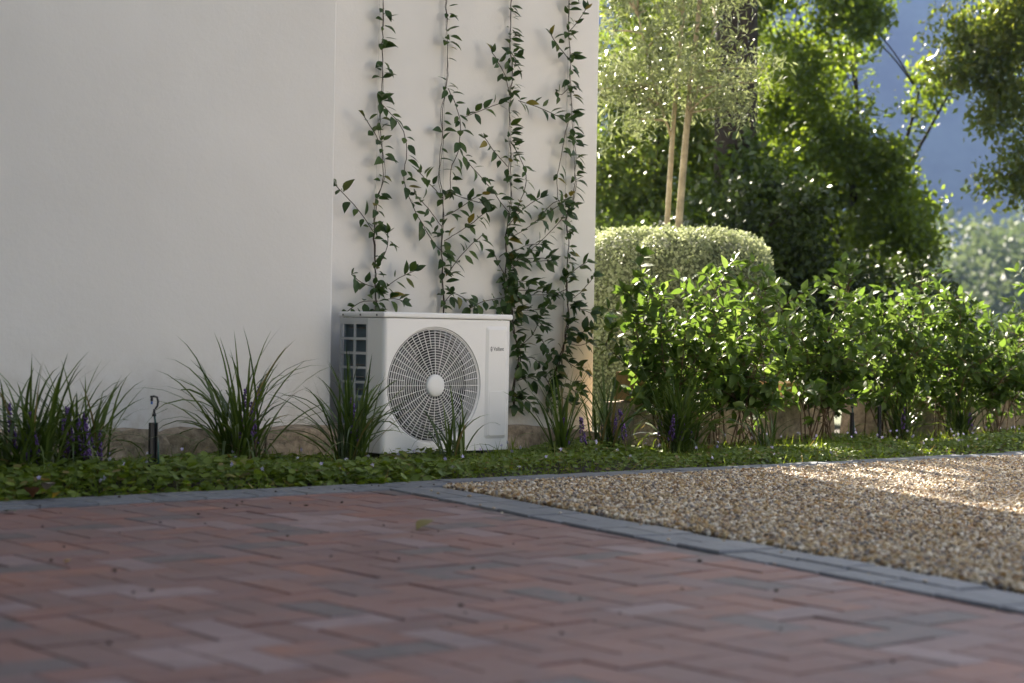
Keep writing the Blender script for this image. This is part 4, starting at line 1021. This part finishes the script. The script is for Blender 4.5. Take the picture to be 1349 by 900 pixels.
# ---- trees: trunk and limbs, and a crown of leaf clumps
def tree(name, label, base, trunks, clumps, leaf, mat, bark, seed, per=260, tmpl=KITE, sig=0.5, cat='tree', group=None, limbs=True, hang=0.0, thin=0.22):
    """clumps: list of (centre, (rx, ry, rz), how many sprays)"""
    r = np.random.default_rng(seed); base = np.array(base, float)
    root = tag(empty(name, base), label, cat, group)
    tk = MB(); allp = []
    for pts, r0, r1 in trunks:
        q = resample(pts, 0.12); tk.tube(q, list(np.linspace(r0, r1, len(q))), 10); allp.append(q)
    allp = np.concatenate(allp)
    sprays = []
    for c, rad, ns in clumps:
        for _ in range(ns):
            u = unitv(r.normal(0, 1, 3)); rr_ = r.random() ** 0.42
            sprays.append(np.array(c) + u * rr_ * np.array(rad))
    sprays = np.array(sprays)
    if limbs:
        for s_ in sprays[:: max(1, len(sprays) // 45)]:
            lower = allp[allp[:, 2] < s_[2] + 0.1]
            if not len(lower): lower = allp
            p = lower[np.argmin(np.linalg.norm(lower - s_, axis=1) + 0.3*np.abs(lower[:, 2] - s_[2] + 0.3))]
            mid = (p + s_) / 2 + np.array([0, 0, 0.08 * np.linalg.norm(s_ - p)])
            tk.tube(resample([p, mid, s_], 0.15), list(np.linspace(0.011, 0.004, len(resample([p, mid, s_], 0.15)))), 5)
    o = tk.build('trunk', bark, root, smooth=True); o.location = -Vector(base)
    P, D, Nn_ = [], [], []
    for s_ in sprays:
        ax = unitv(r.normal(0, 1, 3) + np.array([0, 0, 0.3 - hang])); ln = sig * r.uniform(0.5, 1.2); k = int(per * r.uniform(0.6, 1.3))
        t = r.random(k)
        pts = s_ + ax * ((t - 0.5) * ln)[:, None] + r.normal(0, sig * thin, (k, 3))
        P.append(pts); D.append(ax * 0.6 + r.normal(0, 0.8, (k, 3)) + np.array([0, 0, -0.15 - hang])); Nn_.append(np.array([0, 0, 0.8]) + r.normal(0, 0.7, (k, 3)))
    P, D, Nn_ = np.concatenate(P), np.concatenate(D), np.concatenate(Nn_)
    v, f = spread(P - base, D, Nn_, leaf * r.uniform(0.6, 1.25, len(P)), tmpl)
    cr_ = link('crown', mesh_np('crown', v, f), mat, root); cr_['kind'] = 'stuff'
    print(name, len(P))
    return root
def clump_cloud(c, rad, n, lo, hi, ns, seed):
    r = np.random.default_rng(seed); out = []
    for _ in range(n):
        u = unitv(r.normal(0, 1, 3)) * r.random() ** 0.4; k = r.uniform(lo, hi)
        out.append((np.array(c) + u * np.array(rad), (k, k, k * 0.75), int(ns * (k / hi) ** 2) + 2))
    return out
# young olive rising out of the clipped hedge
tree('olive_tree', 'young olive tree with two pale stems rising from the clipped hedge', at(1.13, 13, 0),
     [([at(1.08,13,0.05), at(1.09,13,1.4), at(1.13,13,2.3), at(1.2,13,3.2), at(1.22,13,3.9)], 0.027, 0.009),
      ([at(1.17,12.97,0.05), at(1.17,12.97,1.4), at(1.22,12.95,2.2), at(1.30,12.95,3.1), at(1.36,12.9,3.9)], 0.036, 0.011),
      ([at(1.2,12.97,2.0), at(1.26,12.98,2.25), at(1.31,13.0,2.5), at(1.42,13.05,2.9)], 0.010, 0.005),
      ([at(1.11,13.0,2.05), at(1.03,12.95,2.25), at(0.95,12.9,2.5), at(0.85,12.9,2.9)], 0.011, 0.005)],
     clump_cloud(at(1.12,13,2.8), (0.62,0.55,0.85), 30, 0.14, 0.3, 8, 8) + [(at(0.8,12.9,2.3), (0.3,0.35,0.4), 22), (at(1.55,13,2.45), (0.22,0.3,0.35), 12), (at(1.2,13,3.6), (0.5,0.5,0.5), 24)],
     0.068, M_olive, M_bark, 21, per=46, tmpl=NARROW, sig=0.42, thin=0.10)
# big old trunk behind
tree('old_tree', 'old dark-trunked tree behind the olive, only its trunk in view', at(2.12, 17.3, -0.1),
     [([at(2.12,17.3,-0.2), at(2.10,17.3,1.6), at(2.08,17.3,3.4), at(2.02,17.3,6.6)], 0.22, 0.19)],
     [(at(2.0,17.6,7.6), (1.6,1.6,0.9), 30)] + clump_cloud(at(2.1,16.85,1.55), (0.5,0.25,0.8), 16, 0.2, 0.38, 14, 15), 0.085, M_tree_a, M_bark_dark, 22, per=90, sig=0.45)
# broad green tree in the middle: many uneven clumps, gaps between them
tree('green_tree', 'broad deep-green tree filling the gap right of the olive', at(3.75, 20, -0.1),
     [([at(3.75,20,-0.2), at(3.8,20,1.4), at(3.7,20,2.4), at(3.75,20,3.2)], 0.09, 0.02), ([at(3.8,20,1.2), at(4.1,19.8,2.2), at(4.35,19.7,3.3)], 0.045, 0.012), ([at(3.8,20,1.3), at(3.3,20,2.2), at(3.0,20,3.2)], 0.045, 0.012), ([at(4.1,19.8,2.2), at(4.45,19.6,2.9), at(4.75,19.5,3.5)], 0.025, 0.008)],
     clump_cloud(at(3.2,20,3.1), (0.95,0.9,2.1), 30, 0.22, 0.52, 11, 1) + clump_cloud(at(3.75,19.6,1.8), (0.6,0.7,0.8), 11, 0.22, 0.42, 9, 2) + [(at(4.35,19.6,3.2), (0.2,0.3,0.3), 5), (at(4.35,19.6,1.6), (0.22,0.3,0.22), 6)],
     0.085, M_tree_m, M_bark_dark, 23, per=110, sig=0.42)
# light-leaved trees behind the olive and hedge
tree('hazel_tree', 'light yellow-green tree directly behind the olive, beside the house end', at(1.5, 18.5, -0.1),
     [([at(1.5,18.5,-0.2), at(1.45,18.5,1.6), at(1.5,18.5,3.4)], 0.08, 0.03)],
     [(at(1.5,18.5,3.0), (1.0,0.9,1.4), 85), (at(0.9,18.3,1.9), (0.6,0.6,0.8), 30), (at(2.1,18.5,2.3), (0.5,0.6,0.7), 26)],
     0.085, M_tree_b, M_bark_dark, 24, per=130, sig=0.5)
tree('backdrop_tree', 'tall leafy tree far behind the broad green tree, closing the gap', at(4.4, 27, -0.1),
     [([at(4.4,27,-0.2), at(4.3,27,1.6), at(4.4,27,2.6)], 0.10, 0.03)],
     clump_cloud(at(3.0,27,3.6), (1.9,1.2,2.6), 36, 0.4, 0.9, 11, 3) + clump_cloud(at(4.6,26.6,1.7), (0.7,0.8,0.9), 8, 0.3, 0.55, 9, 4),
     0.11, M_tree_m, M_bark_dark, 26, per=105, sig=0.6)
# unseen tree added beside the gable to dapple sun on the gravel
tree('dapple_tree', 'airy tree added to dapple the sun, unseen behind the vine-clad wall', at(-0.1, 14.4, -0.1),
     [([at(-0.1,14.4,-0.2), at(-0.15,14.4,2.4), at(-0.1,14.4,5.0)], 0.11, 0.03)],
     clump_cloud(at(0.0,14.4,5.0), (1.0,1.0,1.3), 11, 0.18, 0.36, 7, 5),
     0.08, M_tree_m, M_bark_dark, 27, per=70, sig=0.35)
# overhanging tree at the right
tree('overhanging_tree', 'tree at the right edge hanging leafy branches over the view of the hills', at(5.6, 17, -0.1),
     [([at(5.6,17,-0.2), at(5.7,17,2.0), at(5.5,17,4.2)], 0.16, 0.06), ([at(5.65,17,2.7), at(5.0,17,3.15), at(4.5,17,3.35), at(4.15,17,3.4)], 0.035, 0.008), ([at(5.65,17,2.2), at(5.1,17,2.35), at(4.75,16.9,2.2), at(4.5,16.9,2.15)], 0.04, 0.01)],
     clump_cloud(at(4.7,17,3.55), (0.55,0.6,0.45), 22, 0.10, 0.24, 7, 11) + clump_cloud(at(4.2,17,3.35), (0.35,0.4,0.32), 11, 0.09, 0.2, 6, 12) + clump_cloud(at(4.5,17,2.85), (0.22,0.3,0.3), 6, 0.08, 0.17, 6, 13) + clump_cloud(at(4.7,16.9,2.3), (0.28,0.3,0.25), 9, 0.08, 0.18, 6, 14) + [(at(4.42,16.9,2.1), (0.14,0.2,0.12), 5), (at(5.6,17,3.0), (0.4,0.8,1.4), 40), (at(4.9,17,4.4), (1.0,0.9,0.4), 26)],
     0.072, M_hang, M_bark_dark, 25, per=46, sig=0.32, thin=0.26, hang=0.35, limbs=False)
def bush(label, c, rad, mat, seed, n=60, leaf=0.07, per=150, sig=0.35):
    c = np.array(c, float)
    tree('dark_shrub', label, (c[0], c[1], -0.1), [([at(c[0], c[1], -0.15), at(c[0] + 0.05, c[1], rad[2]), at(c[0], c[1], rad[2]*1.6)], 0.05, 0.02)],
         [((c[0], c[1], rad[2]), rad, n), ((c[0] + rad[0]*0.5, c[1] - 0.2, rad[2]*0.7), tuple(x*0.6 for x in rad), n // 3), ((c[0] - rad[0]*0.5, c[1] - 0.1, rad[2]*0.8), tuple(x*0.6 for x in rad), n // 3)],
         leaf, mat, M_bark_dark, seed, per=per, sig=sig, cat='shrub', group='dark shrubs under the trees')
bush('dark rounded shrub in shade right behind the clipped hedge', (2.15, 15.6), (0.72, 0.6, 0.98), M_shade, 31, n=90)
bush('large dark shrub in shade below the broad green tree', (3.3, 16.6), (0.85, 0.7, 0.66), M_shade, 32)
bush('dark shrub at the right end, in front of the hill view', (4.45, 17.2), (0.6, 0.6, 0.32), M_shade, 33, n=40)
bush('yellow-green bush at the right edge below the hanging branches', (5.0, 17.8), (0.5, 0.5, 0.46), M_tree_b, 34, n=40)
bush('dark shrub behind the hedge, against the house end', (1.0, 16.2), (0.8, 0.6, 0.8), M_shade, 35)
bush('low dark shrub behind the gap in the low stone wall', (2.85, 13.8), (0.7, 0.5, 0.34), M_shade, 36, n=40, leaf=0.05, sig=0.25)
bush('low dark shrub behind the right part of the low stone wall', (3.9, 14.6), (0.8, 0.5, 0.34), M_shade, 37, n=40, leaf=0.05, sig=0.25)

# ---- added out of view: white block bouncing sun, trees blocking sky light
bounce_block = tag(empty('added_bounce_block', at(7.6, 6.2, 0)), 'added white plastered block across the gravel, unseen, bouncing sun onto the house', 'bounce block')
bounce_block.rotation_euler = (0, 0, R(138))
wb = MB(); wb.box(-1.9, 1.9, -0.0, 2.4, -0.2, 3.3); wb.build('wall', M_wall, bounce_block, bevel=0.01)
wb = MB(); wb.box(-2.05, 2.05, -0.15, 2.55, 3.303, 3.45); wb.build('roof_slab', M_wall, bounce_block, bevel=0.01)
def sky_blocker_tree(label, x, y, h, seed):  # added behind the camera to cut down the sky light
    tree('sky_blocker_tree', label, at(x, y, -0.1), [([at(x,y,-0.2), at(x+0.1,y,h*0.4), at(x,y,h*0.85)], 0.2, 0.06)],
         [(at(x,y,h*0.6), (h*0.3, h*0.3, h*0.38), 90), (at(x,y,h*0.25), (h*0.3, h*0.3, h*0.25), 50)], 0.30, M_tree_a, M_bark_dark, seed, per=34, sig=0.9, group='unseen trees added behind the camera to block sky light')
for i, (x, y, h) in enumerate(((-6.6, 3.0, 7.5), (-6.5, -1.5, 8.0), (-4.0, -5.0, 8.5), (-0.5, -7.0, 8.0), (3.2, -7.2, 8.0))):
    sky_blocker_tree('tall unseen tree added behind the camera to block sky light', x, y, h, 60 + i)

# ---- far woodland and mountain
r = np.random.default_rng(77)
P, D, Nn_, Sz = [], [], [], []
for k in range(150):
    y = r.uniform(95, 190); x = y * r.uniform(-0.02, 0.42); hgt = r.uniform(4.5, 9.0) * (0.7 + y / 300); cw = hgt * r.uniform(0.45, 0.7)
    for _ in range(14):
        u = unitv(r.normal(0, 1, 3)); c = np.array([x, y, hgt * 0.58]) + u * np.array([cw, cw, hgt * 0.42]) * r.random() ** 0.4
        k2 = 34; P.append(c + r.normal(0, 0.55, (k2, 3))); D.append(r.normal(0, 1, (k2, 3))); Nn_.append(np.array([0, 0, 0.9]) + r.normal(0, 0.6, (k2, 3))); Sz.append(r.uniform(0.35, 0.8, k2))
v, f = spread(np.concatenate(P), np.concatenate(D), np.concatenate(Nn_), np.concatenate(Sz), KITE)
fwd = link('far_woodland', mesh_np('far_woodland', v, f), M_tree_c); tag(fwd, 'hazy far-off wood below the hills', 'woodland', kind='stuff')
gx, gy_ = np.linspace(-150, 620, 110), np.linspace(430, 880, 90)
X, Y = np.meshgrid(gx, gy_, indexing='ij')
def fbm(x, y):
    h = 0
    for k, (fx, am) in enumerate(((0.006, 1.0), (0.014, 0.5), (0.031, 0.25), (0.07, 0.12), (0.15, 0.05))):
        h = h + am * np.sin(x*fx + 1.3*k + 2*np.sin(y*fx*0.8 + k)) * np.cos(y*fx*1.1 + 0.7*k)
    return h
rise = np.clip((Y - 430) / 175, 0, 1) ** 0.95
Z = -2 + rise * (185 + 24 * fbm(X, Y))
idx = np.arange(X.size).reshape(X.shape)
f = np.stack([idx[:-1, :-1], idx[1:, :-1], idx[1:, 1:], idx[:-1, 1:]], -1).reshape(-1, 4)
tag(link('mountain', mesh_np('mountain', np.stack([X, Y, Z], -1).reshape(-1, 3), f, True), M_rock_far), kind='structure')

# ---- haze in the air
hz = MB(); hz.box(-250, 750, -70, 915, -3.2, 262)
hm = bpy.data.materials.new('haze'); hm.use_nodes = True
N_, L_ = hm.node_tree.nodes, hm.node_tree.links
N_.remove(N_['Principled BSDF']); pv = N_.new('ShaderNodeVolumePrincipled')
pv.inputs['Color'].default_value = (0.33, 0.50, 1.0, 1); pv.inputs['Density'].default_value = HAZE; pv.inputs['Anisotropy'].default_value = 0.2
L_.new(pv.outputs[0], N_['Material Output'].inputs['Volume'])
if HAZE > 0:
    tag(hz.build('haze', hm), 'thin bluish haze in the air over the valley', 'haze', kind='stuff')
